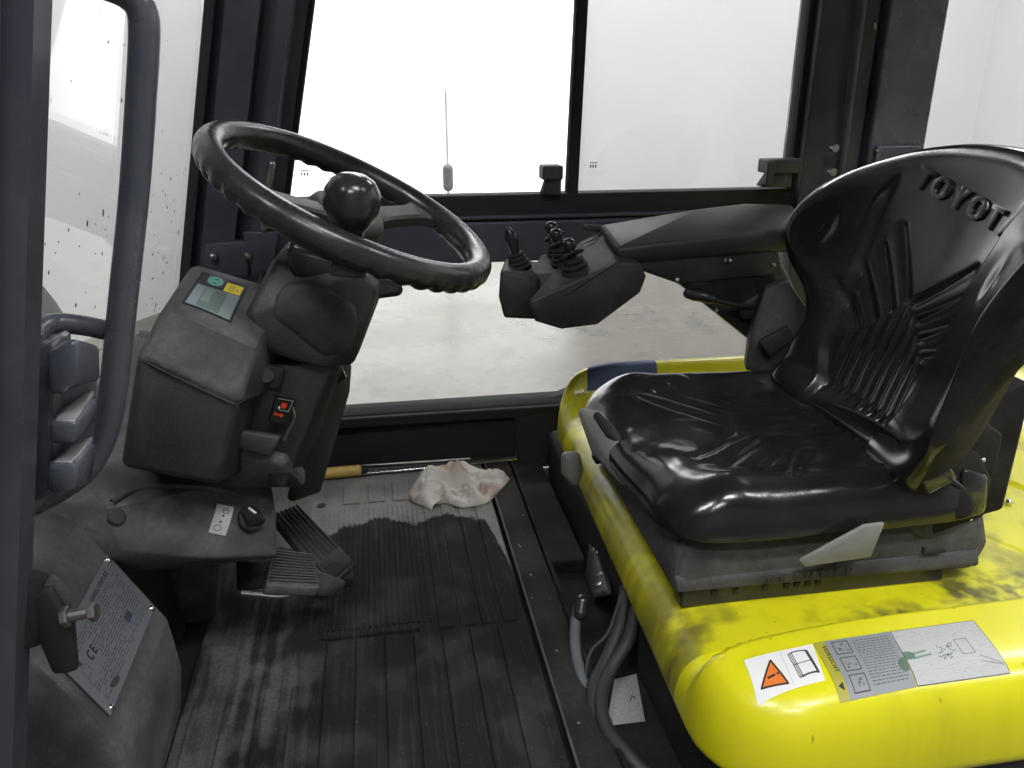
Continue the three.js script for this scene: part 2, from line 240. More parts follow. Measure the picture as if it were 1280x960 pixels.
// ---------------------------------------------------------------- side window
{
  const w = thing('side_window', 'sliding side window in a black frame with two panes', 'window', [.3, .536, -1.67]);
  part('bottom_rail', box(-.2, .895, .536, .588, -1.69, -1.645, .004), M.seal, w);
  part('rail_lip', box(-.19, .89, .54, .548, -1.644, -1.632, .003), M.frame, w);
  const lean2 = (xa, ya, xb, yb, wd, z0, z1) => hull([[xa - wd / 2, ya, z0], [xa + wd / 2, ya, z0], [xb - wd / 2, yb, z0], [xb + wd / 2, yb, z0], [xa - wd / 2, ya, z1], [xa + wd / 2, ya, z1], [xb - wd / 2, yb, z1], [xb + wd / 2, yb, z1]], .002);
  part('centre_post', lean2(.403, .58, .428, 1.48, .019, -1.652, -1.675), M.seal, w);
  part('front_seal', lean2(-.176, .58, .026, 1.49, .012, -1.65, -1.68), M.seal, w);
  part('rear_seal', lean2(.889, .58, .885, 1.48, .014, -1.645, -1.68), M.seal, w);
  const p1 = part('pane', slab([[-.17, .585, -1.668], [.395, .585, -1.668], [.42, 1.48, -1.668], [.02, 1.48, -1.668]], [0, 0, -.004], 0), M.glass, w);
  const p2 = part('pane', slab([[.41, .585, -1.66], [.885, .585, -1.66], [.883, 1.48, -1.66], [.435, 1.48, -1.66]], [0, 0, -.004], 0), M.glass, w);
  for (const [p, q, z] of [[p1, [381, 217], -1.6672], [p2, [742, 207], -1.6592]]) {
    const c = q[0] < 500 ? [-0.133, 0.634, -1.667] : [0.448, 0.641, -1.659];
    const t = glassMark(c, z); for (const [g, m] of t) part('glass_mark', g, m, p);
  }
  for (const [a, b, big] of [[[0.349, 0.644, -1.63], [0.367, 0.59, -1.63], 0], [[0.81, 0.652, -1.6], [0.852, 0.6, -1.6], 1]]) {
    const l = part('latch', hull([[a[0] - .01, b[1], a[2]], [b[0] + .004, b[1], a[2]], [a[0] - .006, a[1] - .02, a[2]], [b[0] + .004, a[1] - .02, a[2]], [a[0] - .01, b[1], a[2] - .03], [b[0] + .004, a[1] - .02, a[2] - .03]], .003), M.plastic, w);
    part('latch_head', box(a[0] - .016, b[0] + (big ? .022 : .008), a[1] - .026, a[1] + .002, a[2] - .03, a[2] + .014, .004), M.plastic, l);
    if (big) part('latch_grip', box(a[0] - .018, a[0] - .002, b[1] + .004, a[1], a[2] + .012, a[2] + .022, .003), M.plastic, l);
  }
}
function* glassMark(c, z) {
  const ink = std({ color: new THREE.Color(.08, .08, .09), roughness: .6 }), pale = std({ color: new THREE.Color(.5, .5, .52), roughness: .6 });
  const bars = []; for (const [x, y, w, h] of [[-.006, .006, .016, .0018], [-.006, -.001, .003, .006], [-.0005, -.001, .0035, .0055], [.005, -.001, .003, .006]]) bars.push(new THREE.BoxGeometry(w, h, .0004).translate(c[0] + x + (w > .01 ? .006 : 0), c[1] + y, z));
  yield [mergeGeometries(bars), ink];
  const p = []; for (let i = 0; i < 10; i++) p.push(new THREE.BoxGeometry(.0022, .0012, .0004).translate(c[0] - .012 + i * .0034, c[1] - .012 - (i % 3) * .0022, z)); p.push(new THREE.BoxGeometry(.0012, .005, .0004).translate(c[0] - .018, c[1] + .002, z));
  yield [mergeGeometries(p), pale];
}

// ---------------------------------------------------------------- windshield
{
  const w = thing('windshield', 'slanted windshield glass speckled with dirt at the cab front', 'windshield', [-.39, .3, -1.1]);
  const X = (y) => -.458 + LEAN * y;
  const g = part('pane', slab([[X(.3), .3, -.66], [X(1.5), 1.5, -.66], [X(1.5), 1.5, -1.61], [X(.3), .3, -1.61]], [-.004, 0, 0], 0), M.windscreen, w);
  const bits = [];
  for (let i = 0; i < 190; i++) {
    const z = -.7 - .85 * rnd(), low = rnd() < .72, y = low ? .36 + .32 * rnd() : .4 + 1.0 * rnd(), s = .0009 + .0022 * rnd() ** 3, e = new THREE.IcosahedronGeometry(1, 0); e.scale(.0005, s * (1 + rnd()), s); e.rotateZ(-.22); e.translate(X(y) + .0008, y, z); bits.push(e);
  }
  const d = part('dirt_specks', mergeGeometries(bits), std({ color: new THREE.Color(.05, .05, .055), roughness: .9 }), g); d.userData.kind = 'stuff';
  part('bottom_seal', box(X(.3) - .012, X(.3) + .012, .235, .29, -1.61, -.95, .006), M.seal, w);
}
// dark mudguard seen through the windshield
tag(part('front_mudguard', skin([...Array(12).keys()].map((i) => { const a = .15 + i / 11 * 1.5, r = .26, cx = -.9, cy = .27; const p = (rr, z) => [cx + rr * Math.cos(a), cy + rr * Math.sin(a), z]; return [p(r, -1.4), p(r, -1.75), p(0, -1.75), p(0, -1.4)]; }), .5), M.sill), 'curved black mudguard ahead of the windshield', 'mudguard');

// ---------------------------------------------------------------- entry grab rail and hinge
{
  const g = thing('grab_rail', 'bent blue-grey tube grab rail beside the entry', 'grab rail', [-0.29, 0.461, -0.66]);
  part('tube', tube([[-0.208, 0.874, -0.7], [-0.188, 0.869, -0.72], [-0.175, 0.862, -0.72], [-0.169, 0.852, -0.72], [-0.17, 0.835, -0.72], [-0.179, 0.791, -0.72], [-0.196, 0.716, -0.72], [-0.22, 0.622, -0.72], [-0.241, 0.542, -0.72], [-0.256, 0.5, -0.72], [-0.272, 0.474, -0.71], [-0.287, 0.467, -0.69], [-0.301, 0.468, -0.66], [-0.312, 0.468, -0.64]], .0118, 120, 16), M.bluegrey, g);
  part('cross_bar', tube([[-0.239, 0.592, -0.74], [-0.261, 0.602, -0.73], [-0.278, 0.607, -0.72], [-0.284, 0.606, -0.7], [-0.28, 0.598, -0.67]], .009, 30, 12), M.bluegrey, g);
}
{
  const h = thing('latch_bracket', 'blue-grey door latch bracket with two worn bright hollows', 'bracket', [-0.267, 0.479, -0.66]);
  part('channel', slab([[-0.28, 0.611, -0.63], [-0.267, 0.615, -0.63], [-0.292, 0.488, -0.63], [-0.307, 0.484, -0.63]], [0, 0, -.03], .003), M.bluegrey, h);
  part('web', slab([[-0.274, 0.603, -0.65], [-0.264, 0.605, -0.65], [-0.288, 0.485, -0.65], [-0.299, 0.48, -0.65]], [0, 0, -.02], .003), M.frame, h);
  part('rib', slab([[-0.26, 0.606, -0.64], [-0.252, 0.61, -0.64], [-0.276, 0.49, -0.64], [-0.286, 0.485, -0.64]], [0, 0, -.03], .004), M.bluegrey, h);
  part('lug', hull([[-0.246, 0.607, -0.628], [-0.25, 0.581, -0.628], [-0.232, 0.614, -0.628], [-0.236, 0.586, -0.628], [-0.232, 0.598, -0.664], [-0.235, 0.577, -0.664], [-0.248, 0.603, -0.664], [-0.258, 0.571, -0.664]], .005), M.bluegrey, h);
  part('spine', hull([[-0.257, 0.596, -0.65], [-0.277, 0.493, -0.65], [-0.237, 0.587, -0.675], [-0.259, 0.482, -0.675], [-0.265, 0.59, -0.67], [-0.285, 0.483, -0.67]], .004), M.bluegrey, h);
  part('lug', hull([[-0.256, 0.551, -0.628], [-0.243, 0.55, -0.628], [-0.245, 0.539, -0.628], [-0.258, 0.539, -0.628], [-0.24, 0.554, -0.664], [-0.242, 0.542, -0.664], [-0.265, 0.536, -0.664]], .004), M.bluegrey, h);
  part('lug', hull([[-0.263, 0.515, -0.628], [-0.251, 0.514, -0.628], [-0.254, 0.498, -0.628], [-0.267, 0.497, -0.628], [-0.249, 0.513, -0.664], [-0.256, 0.487, -0.664], [-0.272, 0.493, -0.664]], .005), M.bluegrey, h);
  for (const [a, b, c, d, e, f] of [[[-0.254, 0.554, -0.626], [-0.242, 0.553, -0.626], [-0.24, 0.556, -0.645], [-0.239, 0.562, -0.666], [-0.25, 0.558, -0.668], [-0.264, 0.551, -0.66]], [[-0.261, 0.519, -0.626], [-0.25, 0.518, -0.626], [-0.248, 0.518, -0.645], [-0.247, 0.521, -0.666], [-0.258, 0.518, -0.668], [-0.273, 0.512, -0.66]]]) part('hollow', slab([a, b, c, d, e, f], [0, -.002, 0], .0012), M.worn, h);
}
{
  const d = thing('door_stop', 'black steel door stop bracket with a hex bolt', 'bracket', [-0.284, 0.348, -0.6]);
  part('bracket', hull([[-0.293, 0.41, -0.6], [-0.276, 0.419, -0.6], [-0.284, 0.343, -0.6], [-0.271, 0.344, -0.6], [-0.269, 0.386, -0.6], [-0.303, 0.397, -0.62], [-0.286, 0.327, -0.62], [-0.274, 0.379, -0.62]], .004), M.seal, d);
  part('arm', hull([[-0.306, 0.445, -0.57], [-0.286, 0.434, -0.6], [-0.28, 0.422, -0.61], [-0.319, 0.385, -0.57], [-0.295, 0.373, -0.6], [-0.31, 0.403, -0.65], [-0.349, 0.395, -0.65], [-0.318, 0.345, -0.64]], .005), M.seal, d);
  part('wedge', hull([[-0.279, 0.422, -0.605], [-0.273, 0.427, -0.605], [-0.274, 0.416, -0.61], [-0.281, 0.399, -0.605], [-0.268, 0.411, -0.61], [-0.27, 0.394, -0.61], [-0.292, 0.382, -0.63]], .003), M.shell, d);
  part('bolt', cyl([-0.271, 0.396, -0.595], [-0.247, 0.398, -0.595], .0048), M.bolt, d);
  part('bolt_head', cyl([-0.248, 0.398, -0.595], [-0.242, 0.399, -0.595], .0082, 6), M.bolt, d);
  part('nut', cyl([-0.269, 0.396, -0.595], [-0.263, 0.397, -0.595], .0088, 6), M.bolt, d);
}

// ---------------------------------------------------------------- front console
const con = thing('front_console', 'dusty black front console with rating plate and dial switch', 'console', [-.35, 0, -1]);
{
  part('plate_block', hull([[-.305, .146, -.728], [-.305, .146, -.93], [-.383, .292, -.728], [-.383, .292, -.93], [-.46, .335, -.728], [-.46, .335, -.95], [-.298, .07, -.728], [-.298, .07, -.93], [-.31, -.004, -.728], [-.31, -.004, -.93], [-.5, -.004, -.728], [-.5, -.004, -.95]], .008), M.dusty, con);
  const body = part('shelf', hull([[-0.336, 0.259, -0.935], [-0.255, 0.219, -0.97], [-0.174, 0.182, -1.02], [-0.35, 0.309, -0.945], [-0.261, 0.292, -1], [-0.175, 0.223, -1.05], [-0.332, 0.314, -1], [-0.196, 0.22, -1.12], [-.46, .335, -.95], [-.46, .34, -1.14], [-.2, .3, -1.14], [-.19, .215, -1.14], [-.46, .22, -.95], [-.46, .22, -1.14]], .009), M.dusty, con);
  part('foot_wall', hull([[-.385, .24, -.95], [-.385, -.004, -.95], [-.36, .22, -1.12], [-.34, -.004, -1.12], [-.5, .24, -.95], [-.5, -.004, -.95], [-.5, .22, -1.12], [-.5, -.004, -1.12]], .008), M.plastic, con);
  part('far_cover', hull([[-.29, .28, -1.15], [-.27, .2, -1.15], [-.3, -.004, -1.15], [-.46, .34, -1.15], [-.5, -.004, -1.15], [-.33, .28, -1.6], [-.31, .2, -1.6], [-.33, -.004, -1.6], [-.46, .34, -1.6], [-.5, -.004, -1.6]], .01), M.dusty, con);
  part('shelf_ridge', tube([[-0.341, 0.317, -0.945], [-0.314, 0.314, -0.985], [-0.259, 0.303, -1], [-0.217, 0.274, -1.03], [-0.176, 0.224, -1.06]], .004, 30, 8), M.dusty, con);
  const plate = [[-.3125, .171, -.925], [-.3125, .171, -.735], [-.3555, .253, -.735], [-.3555, .253, -.925]]  .map(([x, y, z]) => [x + .0035, y + .0018, z]);
  const pl = part('rating_plate', sheet([plate[3], plate[0], plate[1], plate[2]].map((p) => p), .0015), print(512, 1024, (c, W, H) => {
    c.fillStyle = '#7f8288'; c.fillRect(0, 0, W, H);
    for (let i = 0; i < 5000; i++) { c.fillStyle = `rgba(${60 + 90 * rnd()},${60 + 90 * rnd()},${66 + 90 * rnd()},.14)`; c.fillRect(W * rnd(), H * rnd(), 3 + 20 * rnd(), 1 + 3 * rnd()); }
    c.save(); c.translate(70, 430); c.rotate(-Math.PI / 2); c.fillStyle = '#17181b'; c.font = 'bold 46px sans-serif'; c.fillText('GABELSTAPLER', -30, 0); c.restore();
    c.save(); c.rotate(-Math.PI / 2); c.fillStyle = '#3c3f46';
    for (let k = 0; k < 19; k++) { let x = -H + 70; while (x < -60) { const l = 14 + 46 * rnd(); if (rnd() < .8) c.fillRect(x, 96 + k * 19.5, Math.min(l, -60 - x), 5); x += l + 10; } }
    c.fillStyle = 'rgba(55,62,90,.8)'; c.fillRect(-330, 320, 90, 56); c.fillStyle = '#7f8288'; c.fillRect(-H + 80, 140, 230, 180);
    c.fillStyle = '#111'; c.font = 'bold 88px sans-serif'; c.fillText('C', -H + 200, 250); c.fillText('E', -H + 262, 250); c.font = 'bold 44px sans-serif'; c.fillText('N', -H + 100, 200); c.strokeStyle = '#333'; c.lineWidth = 3; c.strokeRect(-H + 85, 215, 70, 60); c.restore();
    c.fillStyle = '#45464a'; c.beginPath(); c.ellipse(450, 800, 22, 60, .2, 0, 7); c.fill();
  }, { metalness: .45, roughness: .48 }), con);
  for (const [i, p] of plate.entries()) { const q = plate[(i + 2) % 4], f = .04; part('rivet', hull([[lerp(p[0], q[0], f) + .001, lerp(p[1], q[1], f) + .001, lerp(p[2], q[2], f)]], .0042), M.chrome, pl); }
  // dial switch and its white marking
  const dn = [.62, .5, .6], q0 = meet(body, [-.106, .311, -.93], [-.62, -.5, -.6]).toArray(), dp = (t, x = 0, y = 0, z = 0) => [q0[0] + dn[0] * t + x, q0[1] + dn[1] * t + y, q0[2] + dn[2] * t + z];
  const dl = part('dial_switch', cyl(dp(-.006), dp(.011), .0175, 28), M.plastic, con);
  part('grip', hull([dp(.014, -.012, .014, .002), dp(.026, -.01, .012, .002), dp(.014, .008, -.012, -.006), dp(.022, .007, -.01, -.005), dp(.012, -.002, 0, .012), dp(.012, .004, .002, -.012)], .0035), M.smooth, dl);
  part('pointer', rod([dp(.03, -.012, .013, .002), dp(.03, -.005, .005, .001)], .0017, 2, 6), M.white, dl);
  part('dial_marking', laid(body, [[-0.231, 0.274, -1.003], [-0.213, 0.26, -1.015], [-0.223, 0.233, -0.988], [-0.241, 0.246, -0.978]], [-.62, -.5, -.6], 3, 6), print(128, 256, (c, W, H) => {
    c.fillStyle = '#b9bbbd'; c.fillRect(0, 0, W, H); c.strokeStyle = '#26272a'; c.lineWidth = 5; c.fillStyle = '#26272a';
    c.beginPath(); c.arc(74, 48, 24, 0, 7); c.stroke(); c.beginPath(); c.moveTo(60, 60); c.lineTo(70, 34); c.lineTo(90, 44); c.stroke(); c.beginPath(); c.arc(66, 96, 9, 0, 7); c.fill(); c.beginPath(); c.arc(60, 150, 9, 0, 7); c.fill(); c.beginPath(); c.arc(52, 205, 26, 0, 7); c.stroke();
  }), con);
  const pc = [-0.343, 0.295, -0.945], pm = meet(body, [pc[0] + .062, pc[1] + .05, pc[2] + .06], [-.62, -.5, -.6]).toArray();
  part('plug', cyl([pm[0] - .004, pm[1] - .003, pm[2] - .004], [pm[0] + .002, pm[1] + .0017, pm[2] + .002], .0105, 24), M.shell, con);
}

// ---------------------------------------------------------------- instrument pod
{
  const p = thing('instrument_pod', 'black instrument pod with small display and two round and square stickers', 'display pod', [-0.262, 0.329, -0.98]);
  part('case', hull([[-0.266, 0.503, -0.925], [-0.18, 0.452, -0.925], [-0.301, 0.384, -0.925], [-0.212, 0.356, -0.925], [-0.285, 0.46, -1.06], [-0.162, 0.431, -1.06], [-0.319, 0.336, -1.06], [-0.196, 0.308, -1.06]], .012), M.plastic, p);
  const lid = part('lid', hull([[-0.261, 0.508, -0.925], [-0.178, 0.458, -0.925], [-0.24, 0.545, -0.945], [-0.161, 0.5, -0.945], [-0.224, 0.573, -1.04], [-0.133, 0.54, -1.04], [-0.233, 0.512, -1.06], [-0.143, 0.464, -1.06], [-0.161, 0.441, -1]], .014), M.dusty, p);
  const T = [[-0.22, 0.574, -1.032], [-0.166, 0.552, -1.032], [-0.187, 0.515, -0.966], [-0.24, 0.541, -0.966]];
  { const a = V([-0.24, 0.545, -0.945]), b = V([-0.161, 0.5, -0.945]), c = V([-0.224, 0.573, -1.04]), nn = new THREE.Vector3().subVectors(b, a).cross(new THREE.Vector3().subVectors(c, a)).normalize(); if (nn.y < 0) nn.negate(); for (const q of T) { const d = nn.dot(a) + .0142 - nn.dot(V(q)); q[0] += nn.x * d; q[1] += nn.y * d; q[2] += nn.z * d; } }
  const mixq = (u, v) => [0, 1, 2].map((k) => lerp(lerp(T[0][k], T[1][k], u), lerp(T[3][k], T[2][k], u), v));
  const nd = [-.25, -.85, -.45];
  const bz = part('display', laid(lid, T, nd, 6, 6, .001), print(256, 320, (c, W, H) => {
    c.fillStyle = '#4a4b4d'; c.fillRect(0, 0, W, H); c.fillStyle = '#8c979a'; c.fillRect(14, 118, 228, 190); c.fillStyle = '#6f7f7a'; c.fillRect(62, 124, 118, 176);
    c.fillStyle = 'rgba(150,175,160,.5)'; c.fillRect(70, 132, 40, 120); c.strokeStyle = '#333538'; c.lineWidth = 7; c.strokeRect(3, 3, W - 6, H - 6);
  }, { roughness: .22 }), p);
  part('inspection_sticker', laid(lid, [mixq(.18, .03), mixq(.52, .03), mixq(.52, .31), mixq(.18, .31)], nd, 4, 4, .0018), print(128, 128, (c) => { c.fillStyle = '#4a4b4d'; c.fillRect(0, 0, 128, 128); c.fillStyle = '#6fb5a3'; c.beginPath(); c.arc(64, 64, 60, 0, 7); c.fill(); c.strokeStyle = '#1f5b50'; c.lineWidth = 3; c.beginPath(); c.moveTo(12, 66); c.lineTo(116, 66); c.stroke(); c.beginPath(); c.moveTo(20, 50); c.lineTo(108, 50); c.stroke(); c.fillStyle = '#1f5b50'; c.fillRect(44, 26, 40, 14); c.fillRect(52, 84, 26, 16); }), bz);
  part('yellow_sticker', laid(lid, [mixq(.58, .1), mixq(.93, .1), mixq(.93, .36), mixq(.58, .36)], nd, 4, 4, .0018), print(128, 96, (c) => { c.fillStyle = '#e8cf2c'; c.fillRect(0, 0, 128, 96); c.fillStyle = '#8b7c1c'; for (let i = 0; i < 4; i++) c.fillRect(30, 24 + i * 14, 44, 6); c.fillRect(92, 40, 8, 28); }), bz);
  part('seam', tube([[-0.272, 0.508, -0.92], [-0.257, 0.501, -0.911], [-0.18, 0.452, -0.911], [-0.17, 0.45, -0.915], [-0.157, 0.436, -0.985]], .0012, 30, 6), M.shell, p);
}

// ---------------------------------------------------------------- steering column
{
  const k = thing('steering_column', 'black steering column with shroud, switches and a red lettered rocker', 'steering column', [-0.167, 0.201, -1.1]);
  part('casing', hull([[-0.182, 0.453, -1], [-0.07, 0.463, -1], [-0.175, 0.353, -1], [-0.145, 0.303, -1], [-0.17, 0.439, -1.14], [-0.066, 0.408, -1.16], [-0.138, 0.231, -1.14], [-0.191, 0.236, -1.14]], .01), M.plastic, k);
  part('lower_cover', hull([[-0.195, 0.361, -0.985], [-0.14, 0.339, -0.985], [-0.128, 0.286, -1.03], [-0.215, 0.294, -1.03], [-.2, .27, -1.09], [-.26, .27, -1.09], [-0.137, 0.294, -1.12], [-.2, .27, -1.12]], .01), M.dusty, k);
  part('side_panel', hull([[-0.077, 0.429, -1.1], [-0.056, 0.414, -1.13], [-0.062, 0.371, -1.14], [-0.081, 0.333, -1.14], [-0.122, 0.185, -1.2], [-0.146, 0.226, -1.1], [-0.132, 0.271, -1.06], [-0.089, 0.415, -1.06], [-0.07, 0.375, -1.2], [-0.125, 0.164, -1.24]], .008), M.plastic, k);
  part('rocker_switch', slab([[-0.074, 0.426, -1.085], [-0.063, 0.427, -1.09], [-0.058, 0.409, -1.095], [-0.068, 0.406, -1.09]], [0, 0, -.02], .003), M.smooth, k);
  // key switch
  const ks = part('key_switch', hull([[-0.156, 0.472, -0.985], [-0.128, 0.464, -0.985], [-0.134, 0.443, -0.985], [-0.161, 0.447, -0.985], [-0.162, 0.46, -1.02], [-0.133, 0.452, -1.02]], .004), M.plastic, k);
  part('key_barrel', cyl([-0.148, 0.459, -0.985], [-0.145, 0.461, -0.974], .01, 20), M.shell, ks);
  // rocker with red symbols
  const rk = part('rocker_panel', sheet([[-0.138, 0.434, -0.975], [-0.116, 0.424, -0.985], [-0.129, 0.392, -0.98], [-0.148, 0.404, -0.97]], .004), print(128, 160, (c, W, H) => { c.fillStyle = '#141416'; c.fillRect(0, 0, W, H); c.strokeStyle = '#8a8a88'; c.lineWidth = 6; c.beginPath(); c.moveTo(20, 12); c.lineTo(116, 12); c.lineTo(108, 78); c.lineTo(40, 78); c.stroke(); c.fillStyle = '#d8401c'; c.beginPath(); c.ellipse(68, 48, 20, 18, .5, 0, 7); c.fill(); c.fillStyle = '#ddd'; c.fillRect(34, 58, 14, 14); c.fillStyle = '#c8401c'; c.fillRect(16, 104, 70, 12); c.fillRect(24, 96, 10, 28); c.fillRect(66, 96, 10, 28); }, { roughness: .4 }), k);
  part('rocker_guard', tube([[-0.117, 0.421, -0.965], [-0.116, 0.406, -0.965], [-0.126, 0.387, -0.965], [-0.132, 0.376, -0.965]], .002, 14, 6), M.metal, k);
  part('switch_shelf', hull([[-0.187, 0.394, -0.96], [-0.141, 0.379, -0.965], [-0.152, 0.36, -0.965], [-0.192, 0.377, -0.96], [-0.194, 0.377, -1], [-0.141, 0.367, -1]], .004), M.shell, k);
  // shroud under the wheel
  part('shroud', hull([[-0.149, 0.537, -0.985], [-0.141, 0.504, -0.985], [-0.078, 0.478, -0.985], [-0.049, 0.474, -1], [-0.018, 0.555, -1], [-0.12, 0.585, -1.02], [-0.162, 0.487, -1.16], [-0.046, 0.438, -1.16], [-0.008, 0.532, -1.14], [-0.108, 0.582, -1.12], [-0.032, 0.576, -1], [-0.106, 0.596, -1.08]], .014), M.plastic, k);
  const arch = [[-0.121, 0.547, -0.972], [-0.117, 0.559, -0.972], [-0.107, 0.568, -0.972], [-0.09, 0.569, -0.972], [-0.07, 0.563, -0.972], [-0.05, 0.553, -0.972], [-0.038, 0.539, -0.974], [-0.037, 0.525, -0.974]];
  part('shroud_cap', hull([...arch.map((q) => [...q, .007]), ...[[-0.122, 0.528, -0.985], [-0.074, 0.49, -0.98], [-0.047, 0.493, -0.985]].map((q) => [...q, .01]), ...arch.map((q) => [q[0], q[1], q[2] - .03, .006])], .007), M.shell, k);
  part('collar', hull([[-0.102, 0.608, -1], [-0.033, 0.583, -1], [-0.103, 0.609, -1.08], [-0.013, 0.57, -1.1], [-0.097, 0.584, -1], [-0.044, 0.566, -1], [-0.092, 0.61, -1.12], [-0.004, 0.574, -1.12]], .008), M.smooth, k);
  part('stalk_boss', hull([[-0.021, 0.556, -1.09], [0.014, 0.544, -1.1], [0.021, 0.533, -1.1], [-0.017, 0.532, -1.09], [-0.011, 0.544, -1.14], [0.017, 0.528, -1.14]], .01), M.smooth, k);
}

// ---------------------------------------------------------------- steering wheel
{
  const C0 = [-.03, .656, -1.059], n = new THREE.Vector3(.443, .888, .127).normalize(), R = .18;
  const w = thing('steering_wheel', 'black steering wheel with ridged rim and round spinner knob', 'steering wheel', C0);
  const xa = new THREE.Vector3(1, 0, 0).addScaledVector(n, -n.x).normalize(), za = new THREE.Vector3().crossVectors(xa, n).normalize();
  w.quaternion.setFromRotationMatrix(new THREE.Matrix4().makeBasis(xa, n, za)); w.updateMatrixWorld(true);
  const toL = (p) => w.worldToLocal(V(p));
  // rim, its underside notched for the fingers
  const NS = 420, NR = 28, pos = [], idx = [];
  for (let i = 0; i < NS; i++) { const a = i / NS * Math.PI * 2; for (let j = 0; j < NR; j++) { const b = j / NR * Math.PI * 2; const under = Math.max(0, -Math.sin(b - .35)); const zone = .5 + .5 * Math.tanh(9 * (Math.abs(Math.sin(a * 1.5 + .5)) - .35)); const r = .0172 - .0028 * zone * Math.pow(under, .7) * (.5 + .5 * Math.cos(a * 44)); const q = R + r * Math.cos(b); pos.push(q * Math.cos(a), r * 1.08 * Math.sin(b), q * Math.sin(a)); } }
  for (let i = 0; i < NS; i++) for (let j = 0; j < NR; j++) { const a = i * NR + j, b = i * NR + (j + 1) % NR, c = ((i + 1) % NS) * NR + j, d = ((i + 1) % NS) * NR + (j + 1) % NR; idx.push(a, b, c, b, d, c); }
  const g = new THREE.BufferGeometry(), ruv = []; for (let i = 0; i < NS; i++) for (let j = 0; j < NR; j++) ruv.push(i / NS * 1.2, j / NR * .11); g.setAttribute('position', new THREE.Float32BufferAttribute(pos, 3)); g.setAttribute('uv', new THREE.Float32BufferAttribute(ruv, 2)); g.setIndex(idx); g.computeVertexNormals();
  local('rim', g, M.rim, w);
  const hub = local('hub', boxUV(new THREE.LatheGeometry([[0, -.07], [.03, -.07], [.036, -.05], [.05, -.036], [.052, -.016], [.046, -.006], [.03, -.002], [.028, -.004], [0, -.003]].map((p) => new THREE.Vector2(...p)), 40)), M.plastic, w);
  local('hub_cap', boxUV(new THREE.LatheGeometry([[0, .003], [.02, .002], [.027, -.002], [.027, -.006]].map((p) => new THREE.Vector2(...p)), 32)), M.shell, hub);
  for (const a of [-.84, 2.3]) {
    const c = Math.cos(a), s = Math.sin(a), rings = [];
    for (let i = 0; i <= 14; i++) { const t = i / 14, r = lerp(.03, R - .006, t), h = -.018 + .016 * t, wd = .023 - .006 * Math.sin(t * Math.PI) + (t > .8 ? (t - .8) * .06 : 0), th = .008; rings.push([[-1, -1], [-.8, -1.2], [.8, -1.2], [1, -1], [1, .6], [.75, 1], [-.75, 1], [-1, .6]].map(([u, v]) => [r * c - u * wd * s, h + v * th, r * s + u * wd * c])); }
    local('spoke', skin(rings, .6), M.plastic, w);
  }
  const kp = [.003, -.012, .139];
  const kn = local('spinner_knob', boxUV(new THREE.LatheGeometry([[0, -.014], [.016, -.014], [.0165, 0], [.0145, .012], [.0165, .022], [.0235, .032], [.0305, .044], [.0328, .056], [.031, .068], [.0245, .079], [.014, .0855], [0, .0875]].map((p) => new THREE.Vector2(...p)), 40)), M.smooth, w);
  kn.position.set(...kp); kn.scale.setScalar(.98); kn.quaternion.setFromUnitVectors(new THREE.Vector3(0, 1, 0), new THREE.Vector3(.13, .98, .1).applyQuaternion(w.quaternion.clone().invert()).normalize());
  local('knob_clamp', box(-.02, .02, -.02, -.004, -.02, .045, .004), M.plastic, kn);
}

// ---------------------------------------------------------------- pedals
{
  const p = thing('accelerator_pedal', 'long dusty ribbed accelerator pedal hinged at the floor', 'pedal', [-0.096, 0.01, -1.188]);
  const a = [-0.193, 0.138, -1.2], b = [-0.162, 0.12, -1.26], c = [-0.074, 0.037, -1.2], d = [-0.111, 0.041, -1.14];
  part('plate', slab([a, b, c, d], [-.003, -.008, 0], .003), M.dusty, p);
  for (let i = 0; i < 6; i++) { const t = .1 + i * .16, q = (A, B) => [0, 1, 2].map((k) => lerp(A[k], B[k], t)); const s = q(a, b), e = q(d, c); const e2 = [0, 1, 2].map((k) => lerp(s[k], e[k], .74)); part('rib', hull([s, e2].map(([x, y, z]) => [x + .003, y + .005, z]), .0022), M.dusty, p); }
  const q2 = (t, u) => [0, 1, 2].map((k) => lerp(lerp(a[k], d[k], u), lerp(b[k], c[k], u), t));
  part('heel_pad', slab([q2(.04, .76), q2(.96, .76), q2(.96, .99), q2(.04, .99)].map(([x, y, z]) => [x + .002, y + .005, z]), [0, -.004, 0], .002), M.plastic, p);
  const f = [-0.103, 0.004, -1.198]; part('hinge', box(f[0] - .035, f[0] + .03, 0, .018, f[2] - .03, f[2] + .012, .005), M.strip, p);
}
